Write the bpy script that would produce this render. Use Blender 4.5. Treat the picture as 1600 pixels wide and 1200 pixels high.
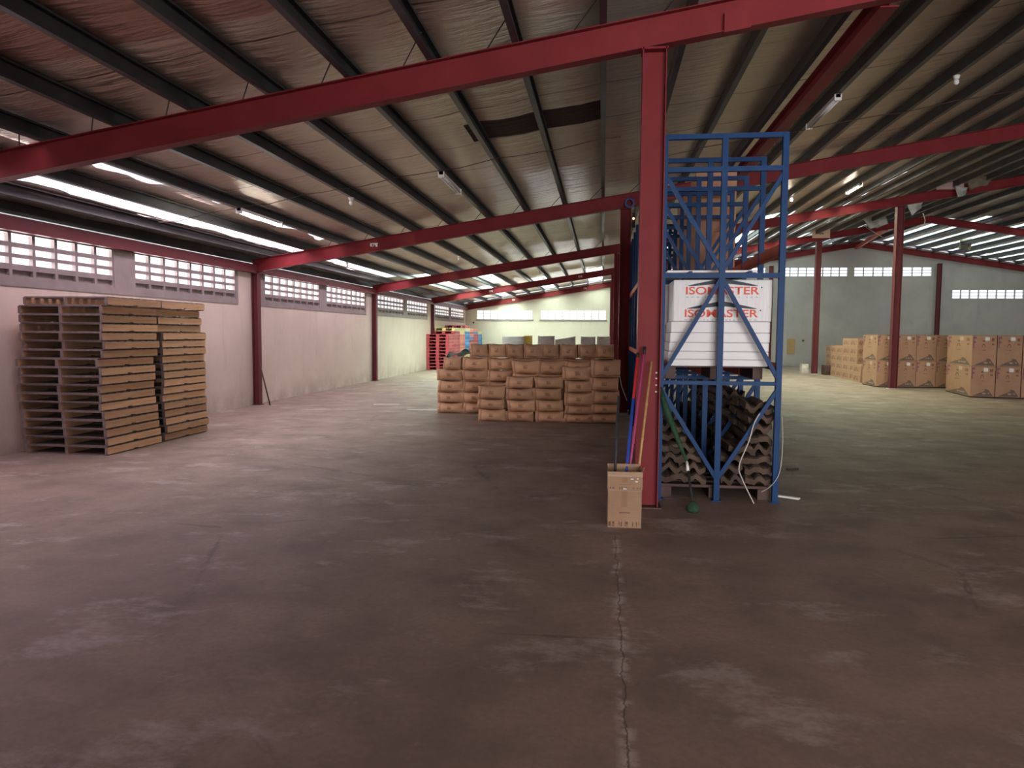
import bpy, bmesh, math, random
from mathutils import Vector, Matrix, noise
random.seed(7)
S = bpy.context.scene
for o in list(bpy.data.objects): bpy.data.objects.remove(o)
COL = S.collection

# ------------------------------------------------------------------ geometry constants (metres)
XL, BAY, Y1, ZE, M = -7.355, 8.087, 6.635, 2.782, .161      # left wall, frame spacing, first frame, eave, roof slope
XR = 12.655                                                 # ridge
XRR = 2 * XR - XL                                           # right wall
YB = Y1 + 4 * BAY                                           # back wall
YF = -12.0                                                   # front (behind camera)
def zr(x, off=0.0):                                         # underside of rafters
    return (ZE + (x - XL) * M if x <= XR else ZE + (XR - XL) * M - (x - XR) * M) + off

# ------------------------------------------------------------------ camera
cd = bpy.data.cameras.new('camera'); cam = bpy.data.objects.new('camera', cd); COL.objects.link(cam)
cd.sensor_width = 36; cd.lens = 1142.34 / 1600 * 36; cd.clip_end = 200; cd.clip_start = .05
r = Vector((.99234, .12337, .00708)); u = Vector((-.01551, .06745, .9976)); f = Vector((-.1226, .99007, -.06885))
mw = Matrix.Identity(4)
for i in range(3):
    mw[i][0] = r[i]; mw[i][1] = u[i]; mw[i][2] = -f[i]
mw.translation = Vector((0, 0, 1.55)); cam.matrix_world = mw
S.camera = cam
# ------------------------------------------------------------------ colour management, world
S.view_settings.view_transform = 'Standard'; S.view_settings.look = 'None'
S.view_settings.exposure = 0.0; S.view_settings.gamma = 1.0; S.view_settings.use_curve_mapping = False
W = bpy.data.worlds.new('world'); S.world = W; W.use_nodes = True
W.node_tree.nodes['Background'].inputs[0].default_value = (.86, .92, 1, 1)
W.node_tree.nodes['Background'].inputs[1].default_value = 1.5

def area(name, loc, d, ax, sx, sy, rad, col):
    """daylight outside an opening: d = direction it shines, ax = world direction of its long side"""
    L = bpy.data.lights.new(name, 'AREA'); L.shape = 'RECTANGLE'; L.size = sx; L.size_y = sy
    L.energy = rad * math.pi * sx * sy; L.color = col
    o = bpy.data.objects.new(name, L); COL.objects.link(o)
    z = -Vector(d).normalized(); x = Vector(ax).normalized(); y = z.cross(x)
    m4 = Matrix.Identity(4)
    for i in range(3): m4[i][0] = x[i]; m4[i][1] = y[i]; m4[i][2] = z[i]
    m4.translation = Vector(loc); o.matrix_world = m4
    return o

# translucent roof openings, some added as fill: x0,x1,y0,y1,kind,radiance
PINK = (1, .88, .93); GREENW = (1, .995, .94); WARM_FILL = (1, .84, .66); SOFT_FILL = (1, .85, .75); COOL = (.92, .96, 1)
SKY = [(-6.82, -6.20, -11.0, 22.6, PINK, 9.0),
       (-5.82, -5.43, -11.0, 14.6, PINK, 6.0),
       (-6.14, -5.44, 23.2, 30.7, GREENW, 26),
       (-4.62, -3.92, 25.5, 30.7, GREENW, 16),
       (-5.38, -4.68, 31.2, 38.6, GREENW, 22),
       (-3.08, -2.40, 31.2, 38.6, GREENW, 14),
       (-.78, -.08, 31.2, 38.6, GREENW, 12),
       (1.53, 2.2, 24.0, 30.2, GREENW, 4),
       (-4.84, -4.69, 7.4, 14.3, SOFT_FILL, 9), (-4.04, -3.92, 7.4, 14.3, SOFT_FILL, 9),  # added slots tucked behind purlins, to light the left floor and pallets
       (-4.90, -4.69, 15.2, 22.4, SOFT_FILL, 10), (-4.09, -3.92, 15.2, 22.4, SOFT_FILL, 10),
       (5.37, 5.62, 17.0, 22.4, WARM_FILL, 28),  # added warm slots behind purlins, to brighten right floor and carton sides
       (6.13, 6.42, 17.6, 22.4, WARM_FILL, 32),
       (6.90, 7.24, 19.0, 22.4, WARM_FILL, 26),
       (5.37, 5.70, 23.2, 30.5, WARM_FILL, 22),
       (6.13, 6.50, 23.2, 30.5, WARM_FILL, 22),
       (6.90, 7.30, 23.2, 30.5, WARM_FILL, 22),
       (7.66, 8.05, 23.2, 28.5, WARM_FILL, 20),
       (5.35, 5.85, 31.4, 38.5, GREENW, 5),
       (9.2, 9.6, 31.4, 38.5, GREENW, 4),
       (4.6, 5.25, 23.2, 30.5, GREENW, 2),
       (7.7, 8.3, 31.2, 38.4, GREENW, 4),
       (10.0, 10.6, 31.5, 38.4, GREENW, 1.2)]
for i, (xa, ya, yb) in enumerate([(13.6, 31.5, 38.4), (14.4, 30.2, 38.6), (15.2, 32.5, 38.6), (15.9, 25.2, 38.6), (16.7, 31.3, 38.6),
                      (17.5, 27.0, 38.6), (18.2, 32.2, 38.6), (19.0, 24.0, 38.6), (19.8, 31.0, 38.6), (20.6, 26.0, 38.6)]):
    SKY.append((xa, xa + .34, ya, yb, GREENW, 1.8))
for (x0, x1, y0, y1, c, L) in SKY:
    xm = (x0 + x1) / 2; s = M if xm < XR else -M
    area('daylight_roof_and_fill', (xm, (y0 + y1) / 2, zr(xm) + .62), (s, 0, -1), (0, 1, 0), y1 - y0, x1 - x0 + .1, L, c)
# daylight outside the vents: left wall bays
LV = []
for k in range(-1, 4):
    ys = Y1 + k * BAY
    LV += [(ys + .52, ys + 3.72), (ys + 4.12, ys + 7.42)]
for (a, b) in LV:
    g = (1, .94, .90) if a < 22 else (.95, 1, .95)
    area('daylight_vent', (XL - .45, (a + b) / 2, 2.52), (1, 0, -.15), (0, 1, 0), b - a + .3, .62, 10.0, g)
BV = [(-6.76, -3.755, 2.30, 2.79), (-3.31, .14, 2.30, 2.79), (5.3, 8.2, 4.52, 5.0), (9.0, 12.2, 4.54, 5.0), (12.5, 16.2, 4.54, 5.0), (17.18, 20.5, 3.43, 3.87), (21.0, 24.2, 3.43, 3.87)]
for (a, b, z0, z1) in BV:
    area('daylight_vent', ((a + b) / 2, YB + .45, (z0 + z1) / 2), (0, -1, -.1), (1, 0, 0), b - a + .2, z1 - z0 + .15, 14.0 if a < 3 else 3.0, COOL)
# daylight through the loading door behind the viewer
DOOR = (-2.0, 8.0, 3.9)
area('daylight_door_and_fill', ((DOOR[0] + DOOR[1]) / 2, YF - .5, 2.0), (0, 1, 0.0), (1, 0, 0), DOOR[1] - DOOR[0], 3.9, 24, (1, .96, .93))
R_FILL_GAP = (11.0, 17.0, 4.0)                                   # added opening in the unseen right wall, warm fill for pallet sides
area('daylight_door_and_fill', (XRR + .6, 14.0, 2.0), (-1, 0, 0), (0, 1, 0), 6.0, 4.0, 18, (1, .88, .74))

# ------------------------------------------------------------------ shader helpers
class NT:
    def __init__(s, name):
        s.m = bpy.data.materials.new(name); s.m.use_nodes = True; s.t = s.m.node_tree; s.n = s.t.nodes; s.l = s.t.links
        s.b = s.n['Principled BSDF']
    def node(s, typ, **k):
        x = s.n.new(typ)
        for a, v in k.items(): setattr(x, a, v)
        return x
    def put(s, sock, v):
        if isinstance(v, (int, float)): sock.default_value = v
        elif isinstance(v, (tuple, list)): sock.default_value = tuple(v) + ((1,) if len(v) == 3 and len(sock.default_value) == 4 else ())
        else: s.l.new(v, sock)
    def math(s, op, a, b=0.0, clamp=False):
        x = s.node('ShaderNodeMath', operation=op, use_clamp=clamp); s.put(x.inputs[0], a); s.put(x.inputs[1], b); return x.outputs[0]
    def mix(s, fac, a, b, mode='MIX'):
        x = s.node('ShaderNodeMix', data_type='RGBA', blend_type=mode); s.put(x.inputs[0], fac); s.put(x.inputs[6], a); s.put(x.inputs[7], b); return x.outputs[2]
    def coord(s, which='Object'): return s.node('ShaderNodeTexCoord').outputs[which]
    def mapping(s, v, scale=(1, 1, 1), loc=(0, 0, 0)):
        x = s.node('ShaderNodeMapping'); s.l.new(v, x.inputs[0]); x.inputs['Scale'].default_value = scale; x.inputs['Location'].default_value = loc; return x.outputs[0]
    def noise(s, v, scale, detail=4, rough=.55):
        x = s.node('ShaderNodeTexNoise'); s.l.new(v, x.inputs['Vector']); x.inputs['Scale'].default_value = scale; x.inputs['Detail'].default_value = detail; x.inputs['Roughness'].default_value = rough; return x.outputs[0]
    def ramp(s, v, p0, p1):
        x = s.node('ShaderNodeMapRange', clamp=True); s.put(x.inputs[0], v); x.inputs[1].default_value = p0; x.inputs[2].default_value = p1; return x.outputs[0]
    def bump(s, h, strength=.3, dist=.02):
        x = s.node('ShaderNodeBump'); s.l.new(h, x.inputs['Height']); x.inputs['Strength'].default_value = strength; x.inputs['Distance'].default_value = dist
        s.l.new(x.outputs[0], s.b.inputs['Normal'])
    def rect(s, U, V, u0, u1, v0, v1):
        a = s.math('MULTIPLY', s.math('GREATER_THAN', U, u0), s.math('LESS_THAN', U, u1))
        b = s.math('MULTIPLY', s.math('GREATER_THAN', V, v0), s.math('LESS_THAN', V, v1))
        return s.math('MULTIPLY', a, b)
    def fin(s, col, rough=.6, metal=0.0):
        s.put(s.b.inputs['Base Color'], col); s.put(s.b.inputs['Roughness'], rough); s.put(s.b.inputs['Metallic'], metal); s.b.inputs['Specular IOR Level'].default_value = .1 if 'paint' in s.m.name else .25; return s.m
def varied(name, c0, c1, rough=.6, metal=0, scale=3, bump=0, stretch=(1, 1, 1), bd=.01, perobj=0.0):
    n = NT(name); v = n.mapping(n.coord(), stretch); k = n.ramp(n.noise(v, scale, 6), .3, .7)
    c = n.mix(k, c0, c1)
    if perobj:
        rnd = n.node('ShaderNodeObjectInfo').outputs['Random']
        h = n.node('ShaderNodeHueSaturation'); n.l.new(c, h.inputs['Color']); n.l.new(n.math('ADD', n.math('MULTIPLY', rnd, perobj * 2), 1 - perobj), h.inputs['Value']); c = h.outputs[0]
    if bump: n.bump(n.noise(v, scale * 6, 4), bump, bd)
    return n.fin(c, rough, metal)

def mat_floor():
    n = NT('concrete_floor'); v = n.coord()
    a = n.noise(v, .35, 8, .6); b = n.noise(n.mapping(v, (1, 1, 1), (31, 7, 0)), 1.7, 9, .65); c = n.noise(v, 30, 3)
    d = n.noise(n.mapping(v, (1, 1.6, 1), (5, 9, 0)), 1.0, 10, .72)
    base = n.mix(n.ramp(a, .35, .65), (.250, .186, .152), (.325, .248, .206))
    base = n.mix(n.ramp(b, .40, .66), base, (.19, .148, .125))
    base = n.mix(n.math('MULTIPLY', n.ramp(d, .55, .63), .6), base, (.46, .40, .37))
    base = n.mix(n.math('MULTIPLY', n.ramp(n.noise(n.mapping(v, (1, 1, 1), (2, 40, 0)), .8, 6, .6), .6, .72), .5), base, (.12, .088, .075))
    base = n.mix(n.math('MULTIPLY', n.ramp(c, .35, .7), .34), base, (.15, .12, .105))
    # crack running forward from the boxes to the viewer, filled with pale grout in places
    sx = n.node('ShaderNodeSeparateXYZ'); n.l.new(v, sx.inputs[0])
    wob = n.math('MULTIPLY', n.math('SUBTRACT', n.noise(n.mapping(v, (0, 1, 0)), 5, 6, .7), .5), .09)
    dist = n.math('ABSOLUTE', n.math('SUBTRACT', n.math('SUBTRACT', sx.outputs[0], .115), wob))
    inY = n.math('LESS_THAN', sx.outputs[1], 5.6)
    line = n.math('MULTIPLY', n.math('SUBTRACT', 1, n.ramp(dist, .001, .006)), inY)
    edge = n.math('MULTIPLY', n.math('MULTIPLY', n.math('SUBTRACT', 1, n.ramp(dist, .008, .05)), n.ramp(n.noise(v, 6, 5, .65), .48, .56)), inY)
    base = n.mix(n.math('MULTIPLY', edge, .8), base, (.52, .46, .42))
    base = n.mix(n.math('MULTIPLY', line, .75), base, (.06, .05, .045))
    # thin curved cracks in the middle of the floor
    vv = n.node('ShaderNodeTexVoronoi', feature='DISTANCE_TO_EDGE'); n.l.new(n.mapping(v, (.55, .8, 1), (.3, .2, 0)), vv.inputs['Vector']); vv.inputs['Scale'].default_value = .55
    nz = n.noise(v, 3, 4); add = n.math('ADD', vv.outputs['Distance'], n.math('MULTIPLY', n.math('SUBTRACT', nz, .5), .05))
    cr = n.math('MULTIPLY', n.math('SUBTRACT', 1, n.ramp(n.math('ABSOLUTE', add), .0, .006)), n.ramp(n.noise(v, .5, 2), .5, .6))
    base = n.mix(n.math('MULTIPLY', cr, .6), base, (.09, .07, .06))
    n.bump(n.math('ADD', b, n.math('MULTIPLY', c, .3)), .25, .01)
    return n.fin(base, n.math('ADD', n.math('MULTIPLY', b, .25), .50))
def mat_wall(name, c0, c1, dirt):
    n = NT(name); v = n.coord()
    k = n.ramp(n.noise(v, .8, 8, .65), .35, .7)
    base = n.mix(k, c0, c1)
    st = n.ramp(n.noise(n.mapping(v, (2.5, 2.5, .5)), 1.2, 7, .7), .56, .72)
    base = n.mix(n.math('MULTIPLY', st, .28), base, dirt)
    sx = n.node('ShaderNodeSeparateXYZ'); n.l.new(v, sx.inputs[0])
    low = n.math('MULTIPLY', n.math('SUBTRACT', 1, n.ramp(sx.outputs[2], .02, .45)), n.ramp(n.noise(v, 2.2, 6, .7), .38, .62))
    base = n.mix(n.math('MULTIPLY', low, .5), base, dirt)
    bl = n.ramp(n.noise(n.mapping(v, (1, 1, 1), (9, 3, 1)), 3.0, 5, .8), .70, .76)
    base = n.mix(n.math('MULTIPLY', bl, .45), base, dirt)
    n.bump(n.noise(v, 14, 5), .15, .01)
    return n.fin(base, .85)
def mat_foil():
    n = NT('roof_foil_insulation'); v = n.coord()
    sx = n.node('ShaderNodeSeparateXYZ'); n.l.new(v, sx.inputs[0]); X, Y = sx.outputs[0], sx.outputs[1]
    big = n.noise(v, .5, 4)
    base = n.mix(n.ramp(big, .3, .7), (.56, .48, .41), (.70, .62, .54))
    # older, duller brown lining nearest the door, ending in a seam
    near = n.math('LESS_THAN', n.math('ADD', Y, n.math('MULTIPLY', n.math('SUBTRACT', n.noise(v, 2.2, 3), .5), .16)), 5.45)
    base = n.mix(near, base, (.50, .33, .28))
    # overlapping foil sheets: a dark double seam about every 1.35 m
    yy = n.math('ADD', Y, n.math('MULTIPLY', n.math('SUBTRACT', n.noise(v, .9, 2), .5), .10))
    mo = n.math('MODULO', n.math('ADD', yy, 40.35), 1.35)
    seam = n.math('LESS_THAN', n.math('ABSOLUTE', n.math('SUBTRACT', mo, .3)), .012)
    on = n.math('GREATER_THAN', n.noise(n.mapping(v, (.15, .5, 1)), 1.3, 1), .42)
    base = n.mix(n.math('MULTIPLY', n.math('MULTIPLY', seam, on), .8), base, (.05, .035, .03))
    # place where the foil has fallen away and the brown sheet shows
    patch = n.rect(X, n.math('ADD', Y, n.math('MULTIPLY', X, -.06)), -1.75, -.02, 9.15, 9.95)
    base = n.mix(patch, base, (.045, .025, .022))
    wr = n.noise(n.mapping(v, (.5, 5.5, 1)), 1.1, 6, .6); fine = n.noise(n.mapping(v, (3, 30, 1)), 2, 3); cr = n.noise(v, 2.2, 5, .6)
    rid = n.math('ABSOLUTE', n.math('SUBTRACT', n.noise(n.mapping(v, (.45, 3.2, 1)), 1.6, 5, .6), .5))
    h = n.math('ADD', n.math('ADD', wr, n.math('MULTIPLY', fine, .10)), n.math('ADD', n.math('MULTIPLY', cr, .35), n.math('MULTIPLY', rid, 1.6)))
    n.bump(h, .95, .05)
    metal = n.math('MULTIPLY', n.math('SUBTRACT', 1, patch), .78)
    return n.fin(base, n.math('ADD', .33, n.math('MULTIPLY', patch, .4)), metal)
def mat_clear(name, tint, fac=.85):
    n = NT(name); t = n.node('ShaderNodeBsdfTransparent'); t.inputs[0].default_value = tint + (1,)
    d = n.node('ShaderNodeBsdfTranslucent'); d.inputs[0].default_value = tint + (1,)
    mx = n.node('ShaderNodeMixShader'); mx.inputs[0].default_value = fac
    n.l.new(d.outputs[0], mx.inputs[1]); n.l.new(t.outputs[0], mx.inputs[2]); n.l.new(mx.outputs[0], n.n['Material Output'].inputs[0])
    return n.m
def mat_emit(name, col, s):
    n = NT(name); n.b.inputs['Emission Color'].default_value = col + (1,); n.b.inputs['Emission Strength'].default_value = s
    return n.fin((.8, .8, .8), .4)
def uvsep(n):
    sx = n.node('ShaderNodeSeparateXYZ'); n.l.new(n.coord('UV'), sx.inputs[0]); return sx.outputs[0], sx.outputs[1]
def card_base(n, c0, c1, rv=.16):
    v = n.coord(); k = n.ramp(n.noise(v, 5, 5), .3, .7); c = n.mix(k, c0, c1)
    rnd = n.node('ShaderNodeObjectInfo').outputs['Random']
    h = n.node('ShaderNodeHueSaturation'); n.l.new(c, h.inputs['Color']); n.l.new(n.math('ADD', n.math('MULTIPLY', rnd, rv * 2), 1 - rv), h.inputs['Value'])
    n.bump(n.noise(n.mapping(v, (1, 1, 6)), 12, 4), .25, .008)
    return h.outputs[0]
def mat_carton():
    n = NT('brown_cardboard_printed'); c = card_base(n, (.53, .31, .19), (.62, .38, .24))
    U, V = uvsep(n); v = n.coord()
    br = n.ramp(n.noise(n.mapping(v, (1, 1, 1)), 40, 2), .42, .5)
    mk = n.math('MULTIPLY', n.rect(U, V, .42, .60, .38, .70), br)
    c = n.mix(n.math('MULTIPLY', mk, .55), c, (.13, .06, .035))
    for (a, b) in ((.07, .13), (.885, .9)):
        s = n.rect(U, V, a, b, .12, .93)
        c = n.mix(n.math('MULTIPLY', s, .45 if a < .5 else .25), c, (.17, .065, .04) if a < .5 else (.5, .33, .2))
    tp = n.rect(U, V, .16, .175, .0, 1)
    c = n.mix(n.math('MULTIPLY', tp, .4), c, (.50, .33, .21))
    wav = n.math('ADD', V, n.math('MULTIPLY', n.math('SUBTRACT', n.noise(n.mapping(v, (1, 1, .2)), 4, 3), .5), .25))
    fl = n.math('LESS_THAN', n.math('ABSOLUTE', n.math('SUBTRACT', wav, .1)), .022)
    c = n.mix(n.math('MULTIPLY', fl, .65), c, (.09, .04, .025))
    return n.fin(c, .7)
def mat_bigcarton():
    n = NT('kraft_cardboard_triangle_print'); c = card_base(n, (.37, .215, .14), (.42, .25, .165), .05)
    U, V = uvsep(n); v = n.coord()
    # large grey triangle at the foot of each face
    t = n.math('MINIMUM', n.math('MULTIPLY', n.math('SUBTRACT', U, .04), .34), n.math('MULTIPLY', n.math('SUBTRACT', .97, U), 1.05))
    tri = n.math('MULTIPLY', n.math('LESS_THAN', V, t), n.math('GREATER_THAN', V, .015))
    lt = n.math('MULTIPLY', n.rect(U, V, .48, .80, .07, .13), n.ramp(n.noise(v, 22, 1), .45, .5))
    c = n.mix(n.math('MULTIPLY', tri, .8), c, (.09, .075, .07)); c = n.mix(n.math('MULTIPLY', lt, .6), c, (.5, .36, .26))
    # purple corner mark
    for rc in ((.03, .085, .58, .95), (.03, .17, .88, .95), (.03, .15, .74, .80)):
        c = n.mix(n.math('MULTIPLY', n.rect(U, V, *rc), .7), c, (.20, .05, .12))
    # ring and stroke marks
    du = n.math('MULTIPLY', n.math('SUBTRACT', U, .47), 1.5); dv = n.math('SUBTRACT', V, .62)
    rr = n.math('SQRT', n.math('ADD', n.math('MULTIPLY', du, du), n.math('MULTIPLY', dv, dv)))
    ring = n.math('MULTIPLY', n.math('LESS_THAN', n.math('ABSOLUTE', n.math('SUBTRACT', rr, .085)), .018), n.math('GREATER_THAN', V, .6))
    c = n.mix(n.math('MULTIPLY', ring, .8), c, (.12, .045, .04))
    for rc in ((.42, .52, .78, .84), (.38, .56, .50, .52), (.78, .9, .80, .90), (.80, .9, .68, .73), (.6, .7, .2, .25)):
        c = n.mix(n.math('MULTIPLY', n.math('MULTIPLY', n.rect(U, V, *rc), n.ramp(n.noise(v, 30, 1), .36, .46)), .75), c, (.12, .05, .04))
    c = n.mix(n.math('MULTIPLY', n.rect(U, V, .52, .66, .82, .95), .5), c, (.62, .55, .52))
    for u0 in (.36, .68):
        c = n.mix(n.math('MULTIPLY', n.rect(U, V, u0, u0 + .006, 0, 1), .35), c, (.2, .11, .07))
    c = n.mix(n.math('MULTIPLY', n.rect(U, V, 0, 1, .965, 1), .3), c, (.2, .11, .07))
    return n.fin(c, .6)
def mat_smallcarton():
    n = NT('tan_cardboard_lettered'); c = card_base(n, (.40, .245, .165), (.45, .28, .19), .06)
    U, V = uvsep(n); v = n.coord()
    br = n.ramp(n.noise(n.mapping(v, (1, 1, .3)), 16, 1), .47, .53)
    c = n.mix(n.math('MULTIPLY', n.math('MULTIPLY', n.rect(U, V, .1, .9, .22, .75), br), .55), c, (.16, .06, .045))
    c = n.mix(n.math('MULTIPLY', n.rect(U, V, 0, 1, .97, 1), .4), c, (.2, .11, .07))
    return n.fin(c, .65)
def mat_broombox():
    n = NT('tan_cardboard_taped'); c = card_base(n, (.27, .165, .10), (.32, .20, .125), 0)
    U, V = uvsep(n); v = n.coord()
    c = n.mix(n.math('MULTIPLY', n.rect(U, V, .40, .57, .38, .66), .4), c, (.2, .1, .05))
    c = n.mix(n.math('MULTIPLY', n.rect(U, V, .34, .66, .262, .285), .7), c, (.12, .06, .04))
    for (a, b) in ((.03, .1), (.14, .2), (.33, .36), (.39, .43), (.5, .6), (.73, .76), (.84, .87), (.92, .94)):
        c = n.mix(n.math('MULTIPLY', n.math('MULTIPLY', n.rect(U, V, a, b, .03, .115), n.ramp(n.noise(v, 55, 1), .35, .45)), .8), c, (.07, .035, .02))
    wav = n.math('ADD', V, n.math('MULTIPLY', U, .03))
    c = n.mix(n.math('MULTIPLY', n.math('LESS_THAN', n.math('ABSOLUTE', n.math('SUBTRACT', wav, .70)), .008), .7), c, (.13, .06, .03))
    c = n.mix(n.math('MULTIPLY', n.rect(U, V, 0, 1, .70, 1), .12), c, (.55, .40, .26))
    return n.fin(c, n.math('SUBTRACT', .65, n.math('MULTIPLY', n.rect(U, V, 0, 1, .66, .9), .35)))

MAT = dict(
    floor=mat_floor(), foil=mat_foil(),
    wall=mat_wall('painted_plaster_wall', (.62, .53, .47), (.70, .61, .54), (.30, .25, .22)),
    wallb=mat_wall('painted_plaster_back', (.64, .58, .50), (.70, .64, .55), (.32, .30, .26)),
    wallb_dim=mat_wall('grey_cement_render', (.36, .34, .335), (.43, .41, .40), (.20, .185, .175)),  # same back wall, its right part darkened in colour for dimmer light
    block=varied('raw_cement_block', (.26, .22, .22), (.34, .29, .29), .9, 0, 4, .2),
    red=varied('red_oxide_paint', (.155, .019, .024), (.20, .026, .031), .5, 0, 2.0, .04),
    maroon=varied('maroon_paint', (.12, .03, .036), (.15, .04, .046), .5, 0, 2.0, .04),
    purlin=varied('dark_galvanised_steel', (.05, .05, .056), (.085, .083, .09), .42, .3, 2),
    blue=varied('blue_enamel_paint', (.005, .034, .115), (.008, .045, .145), .42, 0, 6),
    orange=varied('orange_enamel_paint', (.45, .09, .045), (.55, .13, .07), .5, 0, 4),
    wood=varied('pine_boards', (.62, .37, .22), (.78, .50, .32), .75, 0, 3, .25, (.6, .6, 6), .004, .22),
    woodedge=varied('pine_boards_shade_tone', (.14, .11, .105), (.20, .16, .15), .8, 0, 3, .25, (6, .5, 6), .004, .12),  # darker pine, the shade on the pallet fronts put into its colour
    carton=mat_carton(), big=mat_bigcarton(), small=mat_smallcarton(), bbox=mat_broombox(),
    brown=varied('plain_brown_cardboard', (.33, .17, .105), (.39, .21, .13), .7, 0, 4, .15),
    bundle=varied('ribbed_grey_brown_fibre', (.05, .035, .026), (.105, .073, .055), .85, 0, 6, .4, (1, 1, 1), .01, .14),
    foam=varied('white_insulation_board', (.66, .66, .68), (.74, .74, .76), .5, 0, 3, .06),
    film=varied('clear_film_over_board', (.60, .60, .62), (.72, .72, .74), .28, 0, 9, .35, (9, 1, .6), .006),
    white=varied('white_enamel', (.7, .68, .68), (.8, .78, .78), .4),
    print_red=varied('red_print', (.62, .065, .035), (.7, .10, .05), .5), print_dark=varied('navy_print', (.012, .02, .035), (.02, .03, .05), .5),
    print_grey=varied('grey_print', (.12, .12, .13), (.18, .18, .19), .5),
    label=varied('white_paper', (.66, .66, .66), (.8, .8, .8), .6),
    tube=mat_emit('lit_fluorescent_tube', (1, .93, .80), 38.0),
    led=mat_emit('orange_indicator', (1, .45, .2), 12.0),
    sky_pink=mat_clear('pink_translucent_sheet', (1, .93, .97)), sky_green=mat_clear('pale_green_translucent_sheet', (.9, 1, .93)),
    pl_red=varied('red_plastic', (.42, .06, .08), (.50, .09, .11), .4), pl_pink=varied('salmon_plastic', (.68, .20, .17), (.74, .25, .2), .4),
    pl_blue=varied('light_blue_plastic', (.05, .27, .62), (.07, .33, .70), .4), pl_yel=varied('cream_plastic', (.72, .62, .30), (.78, .68, .36), .4),
    wrapc=varied('wrapped_grey_cardboard', (.42, .37, .35), (.62, .57, .55), .25, 0, 7, .5, (1, 1, 1), .02), yellow=varied('yellow_carton', (.75, .48, .09), (.8, .55, .13), .5),
    net=varied('crumpled_green_sheet', (.03, .07, .06), (.50, .58, .54), .35, 0, 5, .5), rust=varied('rusty_dark_steel', (.06, .035, .03), (.10, .055, .045), .6),
    pole_black=varied('dark_pole', (.015, .02, .03), (.03, .035, .05), .4), pole_blue=varied('blue_pole', (.02, .06, .40), (.03, .08, .48), .35),
    pole_red=varied('bright_red_pole', (.55, .02, .03), (.62, .03, .04), .35), pole_mag=varied('magenta_pole', (.34, .04, .13), (.42, .06, .17), .35),
    bamboo=varied('bamboo', (.38, .22, .08), (.52, .34, .14), .45, 0, 8, 0, (1, 1, 3)), green=varied('dark_green_mesh', (.012, .04, .02), (.03, .08, .04), .7, 0, 20, .4),
    strap=varied('pale_strapping', (.42, .40, .38), (.55, .52, .5), .35), ring=varied('blue_grey_hose', (.05, .06, .18), (.08, .09, .24), .45),
    foilw=varied('loose_white_foil', (.62, .66, .66), (.78, .82, .82), .4, .3, 5, .6, (1, 1, 1), .03), foilb=varied('loose_brown_foil', (.26, .22, .16), (.36, .31, .24), .5, .2, 5, .5, (1, 1, 1), .03),
    board=varied('pink_grey_board', (.40, .29, .28), (.46, .34, .33), .7), boardt=varied('tan_board', (.60, .44, .33), (.66, .49, .37), .7), ochre=varied('ochre_metal_box', (.36, .24, .10), (.42, .29, .13), .5),
    black=varied('black_rubber', (.012, .012, .012), (.025, .025, .025), .6))

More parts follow.
